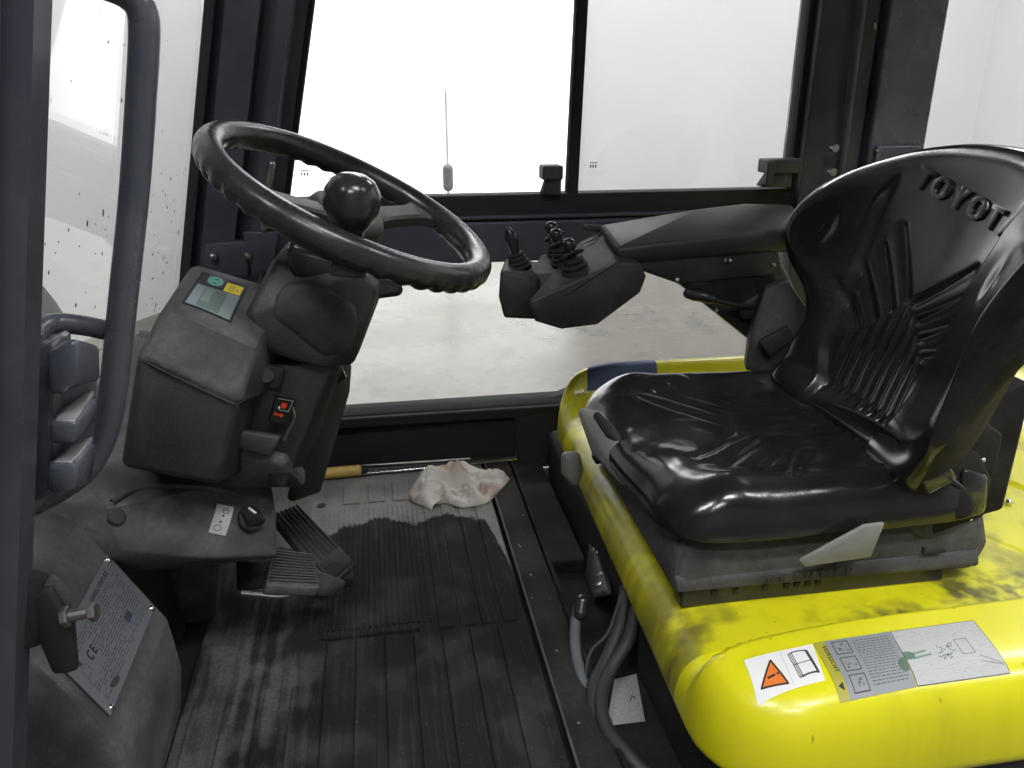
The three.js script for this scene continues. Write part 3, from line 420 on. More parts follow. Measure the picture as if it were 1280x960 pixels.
{
  const p = thing('brake_pedal', 'square ribbed rubber brake pedal on a steel arm', 'pedal', [-0.184, 0.093, -1.05]);
  const a = [-0.18, 0.139, -1.09], b = [-0.131, 0.126, -1.09], c = [-0.117, 0.11, -1.03], d = [-0.184, 0.121, -1.03];
  part('pad', slab([a, b, c, d], [-.005, -.01, 0], .004), M.dusty, p);
  for (let i = 0; i < 11; i++) { const t = .06 + i * .088; const s = [0, 1, 2].map((k) => lerp(a[k], d[k], t)), e = [0, 1, 2].map((k) => lerp(b[k], c[k], t)); part('rib', hull([s, e].map(([x, y, z]) => [x + .003, y + .006, z]), .0018), M.shell, p); }
  part('arm', hull([[-0.209, 0.128, -1.08], [-0.183, 0.132, -1.08], [-0.211, 0.093, -1.08], [-0.19, 0.09, -1.08], [-0.238, 0.112, -1.12], [-0.239, 0.075, -1.1]], .005), M.shell, p);
  part('bracket', hull([[-0.123, 0.117, -1.06], [-0.084, 0.081, -1.08], [-0.119, 0.079, -1.06], [-0.089, 0.061, -1.08], [-0.129, 0.07, -1.1]], .004), M.shell, p);
  part('lever', tube([[-0.223, 0.112, -1.03], [-0.192, 0.105, -1.03], [-0.176, 0.101, -1.03], [-0.156, 0.101, -1.03]], .004, 12, 8), M.bolt, p);
}

// ---------------------------------------------------------------- floor mat
{
  const X0 = -.3, X1 = .22, Z0 = -1.63, Z1 = -.6;
  const edge = [[-.3, -1.33], [-.16, -1.33], [-.13, -1.345], [-.096, -1.39], [-.06, -1.395], [-.035, -1.41], [0, -1.4], [.042, -1.375], [.075, -1.395], [.106, -1.4], [.15, -1.38], [.175, -1.37], [.186, -1.3], [.194, -1.25], [.2, -1.18], [.3, -1.15]];
  const lim = (x) => { let i = 0; while (i < edge.length - 2 && x > edge[i + 1][0]) i++; return lerp(edge[i][1], edge[i + 1][1], Math.min(1, Math.max(0, (x - edge[i][0]) / (edge[i + 1][0] - edge[i][0])))); };
  const n = 1024, t = dtex(n, (u, v) => {
    const x = lerp(X0, X1, u), z = lerp(Z0, Z1, v), big = fbm(u * 9, v * 18, 131, 5), fine = fbm(u * 150, v * 300, 132, 2), st = fbm(u * 120, v * 9, 133, 3);
    const dry = sstep(.006, -.006, z - lim(x) - .02 * (fbm(u * 40, v * 80, 134, 4) - .5));
    const left = .75 * sstep(.4, .68, .55 * big + .45 * fbm(u * 44, v * 6, 137, 4) + .03) * sstep(-.1, -.16, x + .03 * (big - .5));
    let k = .009 + .018 * sstep(.45, .8, big) + .016 * sstep(.6, .75, st) * fine;
    k = lerp(k, .18 + .13 * (big - .4) + .06 * (fine - .5), dry * .95); k = lerp(k, .1 + .07 * (fine - .5), left * .8);
    if (h2(Math.floor(u * n), Math.floor(v * n), 77) > .9996) k = .4;
    return [k, k * .975, k * .91].map((q) => Math.pow(Math.max(.004, q), 1 / 2.2));
  }, true);
  t.wrapS = t.wrapT = THREE.ClampToEdgeWrapping;
  const mm = phy({ map: t, roughness: .9, specularIntensity: .35, bumpMap: rep(grainT, 6), bumpScale: .00012 });
  const flat = (g) => { const p = g.attributes.position, uv = new Float32Array(p.count * 2); for (let i = 0; i < p.count; i++) { uv[2 * i] = (p.getX(i) - X0) / (X1 - X0); uv[2 * i + 1] = (p.getZ(i) - Z0) / (Z1 - Z0); } g.setAttribute('uv', new THREE.BufferAttribute(uv, 2)); return g; };
  const m = thing('floor_mat', 'worn black ribbed rubber floor mat, dusty at its far end', 'floor mat', [-.03, -.012, -1.1]);
  part('base', flat(box(-.3, .2, -.012, 0, -1.625, -.6, .002)), mm, m);
  for (let i = 0; i < 11; i++) { const x = -.285 + i * .0435; if (x + .03 > .2) break; part('rib', flat(box(x, x + .029, -.002, .0045, i > 3 ? -1.04 : -.95, -.61, .002)), mm, m); }
  for (let i = 0; i < 4; i++) { const x = .06 + i * .034; part('rib', flat(box(x, x + .025, -.002, .003, -1.62, -1.05, .0015)), mm, m); }
  for (let i = 0; i < 3; i++) { const x = -.1 + i * .05; part('block', flat(box(x, x + .034, -.002, .0035, -1.56, -1.475, .0015)), mm, m); }
  const fr = []; for (let i = 0; i < 19; i++) { const x = -.125 + i * .0095; fr.push(box(x, x + .005, -.002, .0022, -1.455, -1.07, .0008)); }
  const f = part('fine_ribs', flat(mergeGeometries(fr)), mm, m); f.userData.kind = 'stuff';
  part('cross_ridge', flat(box(-.12, .03, -.002, .007, -1.062, -1.048, .003)), mm, m);
  part('drain_hole', new THREE.CylinderGeometry(.009, .009, .001, 18).translate(...[-0.143, 0.001, -1.48]), M.seal, m);
}
{
  const s = thing('floor_side_panel', 'black scuffed floor panel beside the yellow battery hood', 'floor panel', [.23, -.012, -1.1]);
  const a = (y, r = .004) => M.plastic;
  part('inner_strip', box(.206, .262, -.012, .006, -1.625, -.6, .004), M.strip, s);
  part('edge_bead', box(.2055, .2095, .0055, .009, -1.62, -.6, .0015), M.shell, s);
  part('outer_strip', box(.268, .335, -.03, .002, -1.625, -1.2, .004), M.strip, s);
  part('trough', box(.266, .4, -.05, -.022, -1.2, -.6, .004), M.strip, s);
  part('trough_rim', rod([[.268, .006, -1.62], [.267, .007, -1.2], [.266, .004, -.61]], .004, 12, 8), M.strip, s);
  for (let i = 0; i < 12; i++) { const x = .21 + .05 * rnd(), z = -1.58 + .95 * rnd(); const c = part('crumb', hull([[x, .0065, z], [x + .002 * rnd(), .0065, z + .003 * rnd()]], 
.0006 + .0009 * rnd()), M.grey, s); }
}

// ---------------------------------------------------------------- metal bar with yellow grip, rag
{
  const a = [-0.154, 0.014, -1.599], b = [-0.07, 0.014, -1.601], c = [0.279, 0.014, -1.615];
  const r = thing('squeegee_bar', 'silver metal bar with a yellow grip lying along the sill', 'bar', [a[0], 0, a[2]]);
  part('grip', rod([[a[0] - .04, .014, a[2] + .004], [b[0], .014, b[2]]], .0125, 4, 16), std({ color: new THREE.Color(.62, .43, .12), roughness: .5 }), r);
  part('ferrule', rod([[b[0], .014, b[2]], [b[0] + .012, .014, b[2]]], .0105, 2, 14), M.seal, r);
  part('bar', hull([[b[0] + .01, .008, b[2] + .006], [c[0], .008, c[2] + .008], [b[0] + .01, .014, b[2] - .002], [c[0], .014, c[2] - .004]], .003), M.chrome, r);
  part('blade', rod([[b[0] + .01, .019, b[2] - .012], [lerp(b[0], c[0], .7), .016, lerp(b[2], c[2], .7) - .004]], .003, 4, 8), M.metal, r);
  part('end_hook', rod([[c[0], .012, c[2]], [c[0] + .004, .03, c[2] - .006]], .003, 3, 8), M.seal, r);
}
{
  const out = [[-.1, -.01], [-.098, .03], [-.075, .055], [-.062, .075], [-.058, .052], [-.03, .05], [-.004, .072], [.03, .07], [.055, .058], [.085, .015], [.112, -.03], [.098, -.048], [.085, -.045], [.05, -.06], [.02, -.085], [-.02, -.09], [-.06, -.062]];
  const ridge = (a, b, x0, y0, x1, y1, w, h) => { const dx = x1 - x0, dy = y1 - y0, t = Math.max(0, Math.min(1, ((a - x0) * dx + (b - y0) * dy) / (dx * dx + dy * dy))), d = Math.hypot(a - x0 - t * dx, b - y0 - t * dy); return h * Math.exp(-(d * d) / (w * w)); };
  const top = (a, b) => .006 + ridge(a, b, -.06, -.03, .0, -.045, .03, .03) + ridge(a, b, -.0, -.02, .09, -.022, .013, .014) + ridge(a, b, 0, -.02, .03, .06, .012, .015) + ridge(a, b, -.055, -.02, -.075, .045, .016, .014) + ridge(a, b, -.03, 0, -.03, .045, .008, .012) + ridge(a, b, .03, .0, .07, .045, .009, .012) + ridge(a, b, .02, -.06, .09, -.04, .012, .013) - ridge(a, b, -.03, -.005, .06, .01, .008, .012) + .012 * Math.abs(fbm(a * 45 + 7 + 3 * fbm(a * 20, b * 20, 149, 2), b * 45, 141, 3) - .5) * 2 + .004 * fbm(a * 120, b * 120, 145, 2);
  const g = pad(out, 260, 70, top, .0005, (a, b, h) => [.137 + a, .0052 + Math.max(0, h), -1.49 + b], 14);
  const p = g.attributes.position, col = new Float32Array(p.count * 3);
  for (let i = 0; i < p.count; i++) { const a = p.getX(i) - .137, b = p.getZ(i) + 1.49; const st = Math.min(1, sstep(.42, .7, fbm(a * 30 + 3, b * 30 + 9, 151, 4)) * .35 + ridge(a, b, -.04, -.045, .01, -.03, .02, .75) * sstep(.3, .6, fbm(a * 60, b * 60, 152, 3)) + ridge(a, b, .03, .045, .075, .02, .016, .6) * sstep(.3, .6, fbm(a * 60, b * 60, 153, 3))); col[3 * i] = lerp(.5, .3, st); col[3 * i + 1] = lerp(.48, .17, st); col[3 * i + 2] = lerp(.43, .13, st); }
  g.setAttribute('color', new THREE.BufferAttribute(col, 3));
  tag(part('cleaning_rag', g, std({ vertexColors: true, roughness: .95, bumpMap: rep(grainT, 14), bumpScale: .0006, side: THREE.DoubleSide })), 'crumpled off-white cleaning rag with reddish stains on the mat', 'rag');
}

// ---------------------------------------------------------------- yellow battery hood
const DECK = .163, LOBE = .197;
{
  const h = thing('battery_hood', 'scuffed bright yellow battery hood carrying the seat and stickers', 'hood', [.8, .05, -1.1]);
  const x0 = .322, x1 = 1.75, z0 = -1.612, z1 = -.592, r = .1, out = [], YB = .1;
  const arc = (cx, cz, a0) => { for (let i = 0; i <= 5; i++) { const a = a0 + i / 5 * Math.PI / 2; out.push([cx + r * Math.cos(a), cz + r * Math.sin(a)]); } };
  const line = (ax, az, bx, bz, n) => { for (let i = 1; i < n; i++) out.push([lerp(ax, bx, i / n), lerp(az, bz, i / n)]); };
  arc(x1 - r, z1 - r, 0); line(x1 - r, z1, x0 + r, z1, 16); arc(x0 + r, z1 - r, Math.PI / 2); line(x0, z1 - r, x0 + .03, z0 + r + .02, 12); arc(x0 + r + .03, z0 + r, Math.PI); line(x0 + r + .03, z0, x1 - r, z0, 16); arc(x1 - r, z0 + r, Math.PI * 1.5); line(x1, z0 + r, x1, z1 - r, 10);
  const topf = (x, z) => { const st = z - (-.737 + .045 * Math.exp(-(x - .29) / .13)), deck = sstep(.005, -.011, st) * sstep(-1.545, -1.525, z); const back = .05 * sstep(1.2, 1.4, x), far = .05 * sstep(-1.47, -1.56, z);
    const ln = (ax, az, bx, bz) => { const dx = bx - ax, dz = bz - az, t = Math.max(0, Math.min(1, ((x - ax) * dx + (z - az) * dz) / (dx * dx + dz * dz))); return Math.hypot(x - ax - t * dx, z - az - t * dz); };
    const slit = .012 * Math.exp(-((ln(.98, -1.2, 1.12, -.88) / .0045) ** 2)) + .003 * Math.exp(-((ln(.86, -.95, .93, -.8) / .003) ** 2)); return LOBE - YB - (LOBE - DECK) * deck + back + far - slit; };
  const g = pad(out, 620, 170, (x, z) => topf(x, z), .03, (x, z, hh) => [x, YB + hh, z], 30, [.9, -1.05]);
  const sh = part('shell', g, M.yellow, h);
  part('skirt', box(.345, 1.7, -.05, .09, -1.59, -.6, .02), M.seal, h);
  part('blue_tape', laid(sh, [[.43, .3, -1.59], [.57, .3, -1.6], [.57, .3, -1.526], [.415, .3, -1.526]], [0, -1, 0], 24, 24, .002), std({ color: new THREE.Color(.05, .07, .16), roughness: .6 }), h);
  const Y = LOBE + .0006;
  const st = (name, c, m) => part(name, laid(sh, c, [0, -1, 0], 12, 10), m, h);
  st('manual_sticker', [[0.378, 0.198, -0.683], [0.465, 0.198, -0.692], [0.45, 0.198, -0.637], [0.372, 0.198, -0.631]], print(384, 256, (c, W, H) => {
    c.fillStyle = '#e6e6e4'; c.fillRect(0, 0, W, H); c.fillStyle = '#e07a33'; c.strokeStyle = '#241a14'; c.lineWidth = 10; c.lineJoin = 'round'; c.beginPath(); c.moveTo(130, 50); c.lineTo(180, 220); c.lineTo(36, 196); c.closePath(); c.fill(); c.stroke();
    c.fillStyle = '#241a14'; c.save(); c.translate(118, 150); c.rotate(-.2); c.fillRect(-36, -7, 46, 13); c.fillRect(18, -6, 13, 13); c.restore(); c.strokeStyle = '#c4c4c2'; c.lineWidth = 3; c.beginPath(); c.moveTo(196, 10); c.lineTo(206, 246); c.stroke();
    c.strokeStyle = '#2a2a2c'; c.lineWidth = 5; for (const d of [0, 10, 20]) { c.beginPath(); c.moveTo(232 + d, 40 - d * .5); c.quadraticCurveTo(270 + d, 20, 330 + d * .6, 36); c.lineTo(358 + d * .5, 190 + d * .6); c.quadraticCurveTo(300 + d, 186, 252 + d, 206); c.closePath(); c.stroke(); } c.beginPath(); c.moveTo(240, 118); c.lineTo(348, 108); c.stroke();
  }));
  st('caution_sticker', [[0.467, 0.198, -0.694], [0.566, 0.198, -0.698], [0.547, 0.198, -0.618], [0.455, 0.198, -0.613]], print(448, 320, (c, W, H) => {
    c.fillStyle = '#8b8e90'; c.fillRect(0, 0, W, H); c.fillStyle = '#a7a23a'; c.fillRect(0, 0, 60, H); c.fillStyle = '#1c1c1a'; c.save(); c.translate(42, 50); c.rotate(Math.PI / 2); c.font = 'bold 34px sans-serif'; c.fillText('VORSICHT', -20, 6); c.restore(); c.beginPath(); c.moveTo(16, 262); c.lineTo(48, 246); c.lineTo(46, 284); c.closePath(); c.fill();
    c.strokeStyle = '#2c2d30'; c.lineWidth = 5; for (let i = 0; i < 3; i++) { c.strokeRect(96, 18 + i * 102, 88, 78); c.fillStyle = 'rgba(50,52,58,.55)'; for (let k = 0; k < 7; k++) c.fillRect(108 + 54 * rnd(), 30 + i * 102 + 46 * rnd(), 14 * rnd() + 4, 9); }
    c.fillStyle = 'rgba(60,62,66,.7)'; for (let k = 0; k < 17; k++) { let x = 212; while (x < 420) { const l = 8 + 22 * rnd(); c.fillRect(x, 24 + k * 16, Math.min(l, 425 - x), 5); x += l + 6; } }
    c.fillStyle = 'rgba(60,92,70,.75)'; c.beginPath(); c.ellipse(430, 210, 34, 40, .4, 0, 7); c.fill();
  }));
  st('load_sticker', [[0.566, 0.198, -0.698], [0.678, 0.198, -0.701], [0.662, 0.198, -0.619], [0.548, 0.198, -0.618]], print(512, 384, (c, W, H) => {
    c.fillStyle = '#b4b6b4'; c.fillRect(0, 0, W, H); c.strokeStyle = '#5a5346'; c.lineWidth = 4; c.strokeRect(2, 2, W - 4, H - 4); for (let i = 0; i < 900; i++) { c.fillStyle = `rgba(70,74,76,${.05 + .15 * rnd()})`; c.fillRect(W * rnd(), H * rnd(), 2 + 26 * rnd(), 1 + 3 * rnd()); }
    c.fillStyle = 'rgba(60,96,72,.75)'; c.beginPath(); c.ellipse(20, 200, 40, 30, 0, 0, 7); c.fill(); c.strokeStyle = 'rgba(70,110,84,.7)'; c.lineWidth = 12; c.beginPath(); c.moveTo(10, 200); c.lineTo(130, 180); c.moveTo(40, 226); c.lineTo(150, 210); c.stroke();
    c.strokeStyle = 'rgba(40,42,46,.8)'; c.lineWidth = 5; for (let i = 0; i < 16; i++) { const x = 190 + 70 * rnd(), y = 170 + 90 * rnd(); c.beginPath(); c.moveTo(x, y); c.lineTo(x + 46 * (rnd() - .3), y + 40 * (rnd() - .5)); c.stroke(); } c.strokeStyle = 'rgba(70,72,76,.8)'; c.beginPath(); c.arc(290, 180, 30, 1.6, 5); c.stroke(); c.strokeStyle = 'rgba(90,94,96,.8)'; c.strokeRect(318, 130, 70, 110); c.beginPath(); c.moveTo(400, 260); c.lineTo(500, 330); c.moveTo(400, 300); c.lineTo(500, 336); c.stroke();
  }));
  // front latch knob
  part('release_handle', hull([[0.296, 0.206, -1.2], [0.308, 0.205, -1.2], [0.314, 0.18, -1.2], [0.309, 0.163, -1.2], [0.296, 0.182, -1.2], [0.307, 0.191, -1.23], [0.32, 0.162, -1.23]], .011), M.grey, h);
  // boxes: dark gaps cut by the rear lid
  part('screw', hull([[.98, DECK + .004, -1.0]], .006), M.chrome, h);
}

// ---------------------------------------------------------------- operator seat
const SZ = -1.05;
{
  const s = thing('operator_seat', 'black ribbed vinyl operator seat with raised lettering on its backrest', 'seat', [.58, DECK, SZ]);
  // groove lines shared by cushion and backrest: run straight, then splay outward; q is along, p across
  const seg = (a, b, x0, y0, x1, y1) => { const dx = x1 - x0, dy = y1 - y0, t = Math.max(0, Math.min(1, ((a - x0) * dx + (b - y0) * dy) / (dx * dx + dy * dy))); return [Math.hypot(a - x0 - t * dx, b - y0 - t * dy), t]; };
  // ---- cushion: p across (towards the entry), q from front to back
  const co = [[-.12, -.005], [0, -.012], [.12, -.005], [.19, .0], [.232, .03], [.243, .1], [.24, .25], [.232, .4], [.2, .46], [.1, .47], [-.1, .47], [-.2, .46], [-.232, .4], [-.24, .25], [-.243, .1], [-.232, .03], [-.19, 0]];
  const cg = (p, q) => { let d = 0; for (let i = 0; i < 4; i++) { const x = .012 + i * .026, y0 = .19 + i * .022; for (const sg of [-1, 1]) { const a = seg(p, q, sg * x, .44, sg * x, y0), b = seg(p, q, sg * x, y0, sg * (x + .1), y0 - .115 + .012 * i); d = Math.max(d, Math.exp(-((a[0] / .006) ** 2)), Math.exp(-((b[0] / .0075) ** 2)) * (1 - .5 * b[1])); } } return d; };
  const cTop = (p, q, m) => { const ap = Math.abs(p), side = .02 * sstep(.13, .2, ap) * sstep(.02, .1, q), front = .012 * Math.exp(-(((q - .05) / .05) ** 2)) * sstep(.02, .12, ap), dip = -.012 * Math.exp(-((ap / .1) ** 2)) * sstep(.1, .25, q); return .046 + side + front + dip - .0055 * cg(p, q) + .0015 * fbm(p * 40, q * 40, 161, 2); };
  part('cushion', pad(co, 420, 140, cTop, .014, (p, q, h) => [.335 + q * 1.0, .27 + h - q * .015, SZ + p], 9, [0, .23]), M.vinyl, s);
  // ---- backrest
  const A = 18 * Math.PI / 180, B0 = [.739, .287, SZ], ca = Math.cos(A), sa = Math.sin(A);
  const bo = [[0, -.06], [.1, -.058], [.2, -.035], [.262, .06], [.275, .12], [.285, .165], [.3, .21], [.308, .265], [.3, .32], [.258, .372], [.17, .423], [.08, .447], [0, .453], [-.08, .447], [-.165, .423], [-.24, .377], [-.27, .32], [-.272, .265], [-.246, .21], [-.205, .165], [-.186, .12], [-.19, .06], [-.18, -.02], [-.1, -.055]];
  const bg = (p, v) => { let d = 0; for (let i = 0; i < 4; i++) { const x = .01 + i * .024, y1 = .21 - i * .022; for (const sg of [-1, 1]) { const a = seg(p, v, sg * x, .04, sg * x, y1), b = seg(p, v, sg * x, y1, sg * (x + (sg > 0 ? .092 : .07) - .004 * i), y1 + (sg > 0 ? .07 : .1) - .014 * i); d = Math.max(d, .55 * Math.exp(-((a[0] / .005) ** 2)), Math.exp(-((b[0] / .0075) ** 2)) * (1 - .35 * b[1])); } } return d; };
  const bow = (p, v) => .093 * Math.pow(Math.min(Math.abs(p), .262) / .245, 2.3) * (.55 + .45 * sstep(.42, .2, v));
  const bTop = (p, v) => { const ap = Math.abs(p), w = .118 + .015 * sstep(.2, .35, v) - .03 * sstep(.12, .03, v); return .03 + .013 * sstep(w - .006, w + .012, ap) * sstep(.4, .33, v) + .02 * sstep(.055, .0, v) - .0055 * bg(p, v) - .008 * Math.exp(-(((ap - .2) / .016) ** 2) - (((v - .27) / .03) ** 2)) + .004 * Math.exp(-(((ap - .2) / .006) ** 2) - (((v - .27) / .016) ** 2)); };
  const place = (p, v, h) => { const f = h + bow(p, v); return [B0[0] + v * sa - f * ca, B0[1] + v * ca + f * sa, SZ + p]; };
  const bk = part('backrest', pad(bo, 460, 150, bTop, .06, place, 8, [0, .2], 1), M.vinyl, s);
  part('back_shell', pad(bo, 200, 30, bTop, .06, place, 8, [0, .2], -1), M.strip, bk);
  const font = await new FontLoader().loadAsync('fonts/droid/droid_sans_bold.typeface.json');
  let x = -.1; const gs = [];
  for (const ch of 'TOYOTA') {
    const tg = new TextGeometry(ch, { font, size: .029, depth: .003, curveSegments: 6, bevelEnabled: true, bevelThickness: .0022, bevelSize: .0012, bevelSegments: 3 }); tg.computeBoundingBox(); const bb = tg.boundingBox, w = bb.max.x - bb.min.x, p = tg.attributes.position;
    for (let i = 0; i < p.count; i++) { const lx = (p.getX(i) - bb.min.x) * 1.42 + x + .16 * p.getY(i), lv = p.getY(i) + .374 - .2 * ((p.getX(i) - bb.min.x) * 1.42 + x + .1), h = .0285 + p.getZ(i); p.setXYZ(i, ...place(lx, lv, h)); }
    x += w * 1.42 + .0055; tg.deleteAttribute('normal'); const g2 = tg.index ? tg.toNonIndexed() : tg; g2.computeVertexNormals(); gs.push(boxUV(toCreasedNormals(g2, .6)));
  }
  for (const g of gs) part('raised_letter', g, M.vinyl, bk);
  // ---- base shell and rails
  part('base_shell', hull([[.362, .2, -.838], [.37, .242, -.85], [.77, .19, -.838], [.78, .238, -.85], [.8, .2, -.86], [.37, .2, -1.27], [.8, .2, -1.27], [.375, .242, -1.25], [.78, .24, -1.25]], .016), M.shell, s);
  part('shell_lip', hull([[.355, .195, -.826], [.775, .19, -.824], [.355, .206, -.83], [.775, .202, -.828], [.36, .198, -.86], [.77, .198, -.86]], .006), M.shell, s);
  const rl = part('slide_rail', box(.36, .735, DECK, .194, -.852, -.826, .003), M.smooth, s);
  for (const q of [.4, .43, .47, .5, .515, .53, .545]) part('rail_slot', box(q, q + .008, .178, .186, -.8265, -.8235, .001), M.seal, rl);
  part('slide_rail', box(.36, .735, DECK, .194, -1.28, -1.25, .003), M.smooth, s);
  // grey levers
  part('recline_lever', hull([[0.504, 0.237, -0.8], [0.51, 0.23, -0.8], [0.54, 0.257, -0.795], [0.593, 0.238, -0.795], [0.601, 0.284, -0.792], [0.577, 0.283, -0.792], [0.54, 0.239, -0.81], [0.603, 0.25, -0.81]], .003), M.grey, s);
  const wl = part('weight_lever', hull([[.306, .312, -1.135], [.324, .312, -1.115], [.34, .292, -1.055], [.346, .262, -1.02], [.34, .252, -1.025], [.316, .27, -1.09], [.322, .305, -1.135], [.35, .27, -1.06]], .01), M.grey, s);
  part('lever_slot', hull([[.318, .321, -1.105], [.331, .312, -1.08], [.34, .297, -1.055], [.328, .304, -1.07]], .006), M.seal, wl);
  // embossed maker's lettering on the base shell
  { let x = .47; const gl = []; for (const ch of 'GRAMMER') { const tg = new TextGeometry(ch, { font, size: .0125, depth: .0012, curveSegments: 3 }); tg.computeBoundingBox(); const w = tg.boundingBox.max.x; tg.translate(x, .1945, -.8168); x += w + .0065; gl.push(boxUV(tg)); } part('shell_lettering', mergeGeometries(gl), M.shell, s); }
  part('shell_notch', mergeGeometries([box(.69, .693, .216, .224, -.8225, -.818, .0005), box(.69, .725, .2145, .2165, -.8225, -.818, .0005)]), M.seal, s);
  // backrest hinge and belt buckle on the entry side
  part('recliner', hull([[0.667, 0.301, -0.84], [0.682, 0.314, -0.84], [0.751, 0.343, -0.84], [0.777, 0.306, -0.84], [0.778, 0.258, -0.84], [0.714, 0.239, -0.84], [0.727, 0.227, -0.88], [0.832, 0.245, -0.9], [0.718, 0.281, -0.9]], .008), M.strip, s);
  part('recliner_arm', hull([[0.738, 0.335, -0.86], [0.779, 0.374, -0.87], [0.808, 0.354, -0.87], [0.799, 0.306, -0.86], [0.776, 0.286, -0.88], [0.85, 0.325, -0.93]], .007), M.strip, s);
  part('recliner_knob', hull([[0.737, 0.326, -0.83], [0.765, 0.314, -0.83], [0.772, 0.273, -0.83], [0.752, 0.266, -0.83], [0.781, 0.277, -0.86]], .006), M.smooth, s);
  part('buckle', hull([[0.659, 0.34, -0.815], [0.688, 0.351, -0.815], [0.706, 0.329, -0.815], [0.676, 0.314, -0.815], [0.697, 0.325, -0.84]], .006), M.smooth, s);
  part('recliner_boss', cyl([0.752, 0.269, -0.85], [0.728, 0.285, -0.822], .02, 24), M.strip, s);
  part('hinge_foot', hull([[0.66, 0.289, -0.835], [0.703, 0.249, -0.835], [0.706, 0.231, -0.835], [0.688, 0.235, -0.835], [0.661, 0.271, -0.835], [0.718, 0.234, -0.87]], .005), M.shell, s);
  for (const q of [[0.765, 0.251, -0.836], [0.777, 0.331, -0.85]]) part('screw', hull([q], .004), M.chrome, s);
  part('back_bracket', hull([[.76, .21, -.9], [.86, .23, -.9], [.8, .36, -.92], [.88, .4, -.92], [.76, .21, -1.2], [.86, .23, -1.2], [.8, .36, -1.18], [.88, .4, -1.18]], .01), M.strip, s);
}

{
  const b = thing('seat_belt', 'black webbing belt running across the seat corner', 'belt', [0.69, 0.332, -0.9]);
  const a = [0.645, 0.354, -0.97], c = [0.699, 0.325, -0.812];
  part('webbing', skin([...Array(12).keys()].map((i) => { const t = i / 11, m = [lerp(a[0], c[0], t), lerp(a[1], c[1], t) + .012 * Math.sin(t * Math.PI), lerp(a[2], c[2], t)]; return [[m[0] - .012, m[1] + .012, m[2] - .018], [m[0] + .012, m[1] - .006, m[2] + .02], [m[0] + .013, m[1] - .003, m[2] + .021], [m[0] - .011, m[1] + .015, m[2] - .017]]; }), .5), M.cable, b);
}

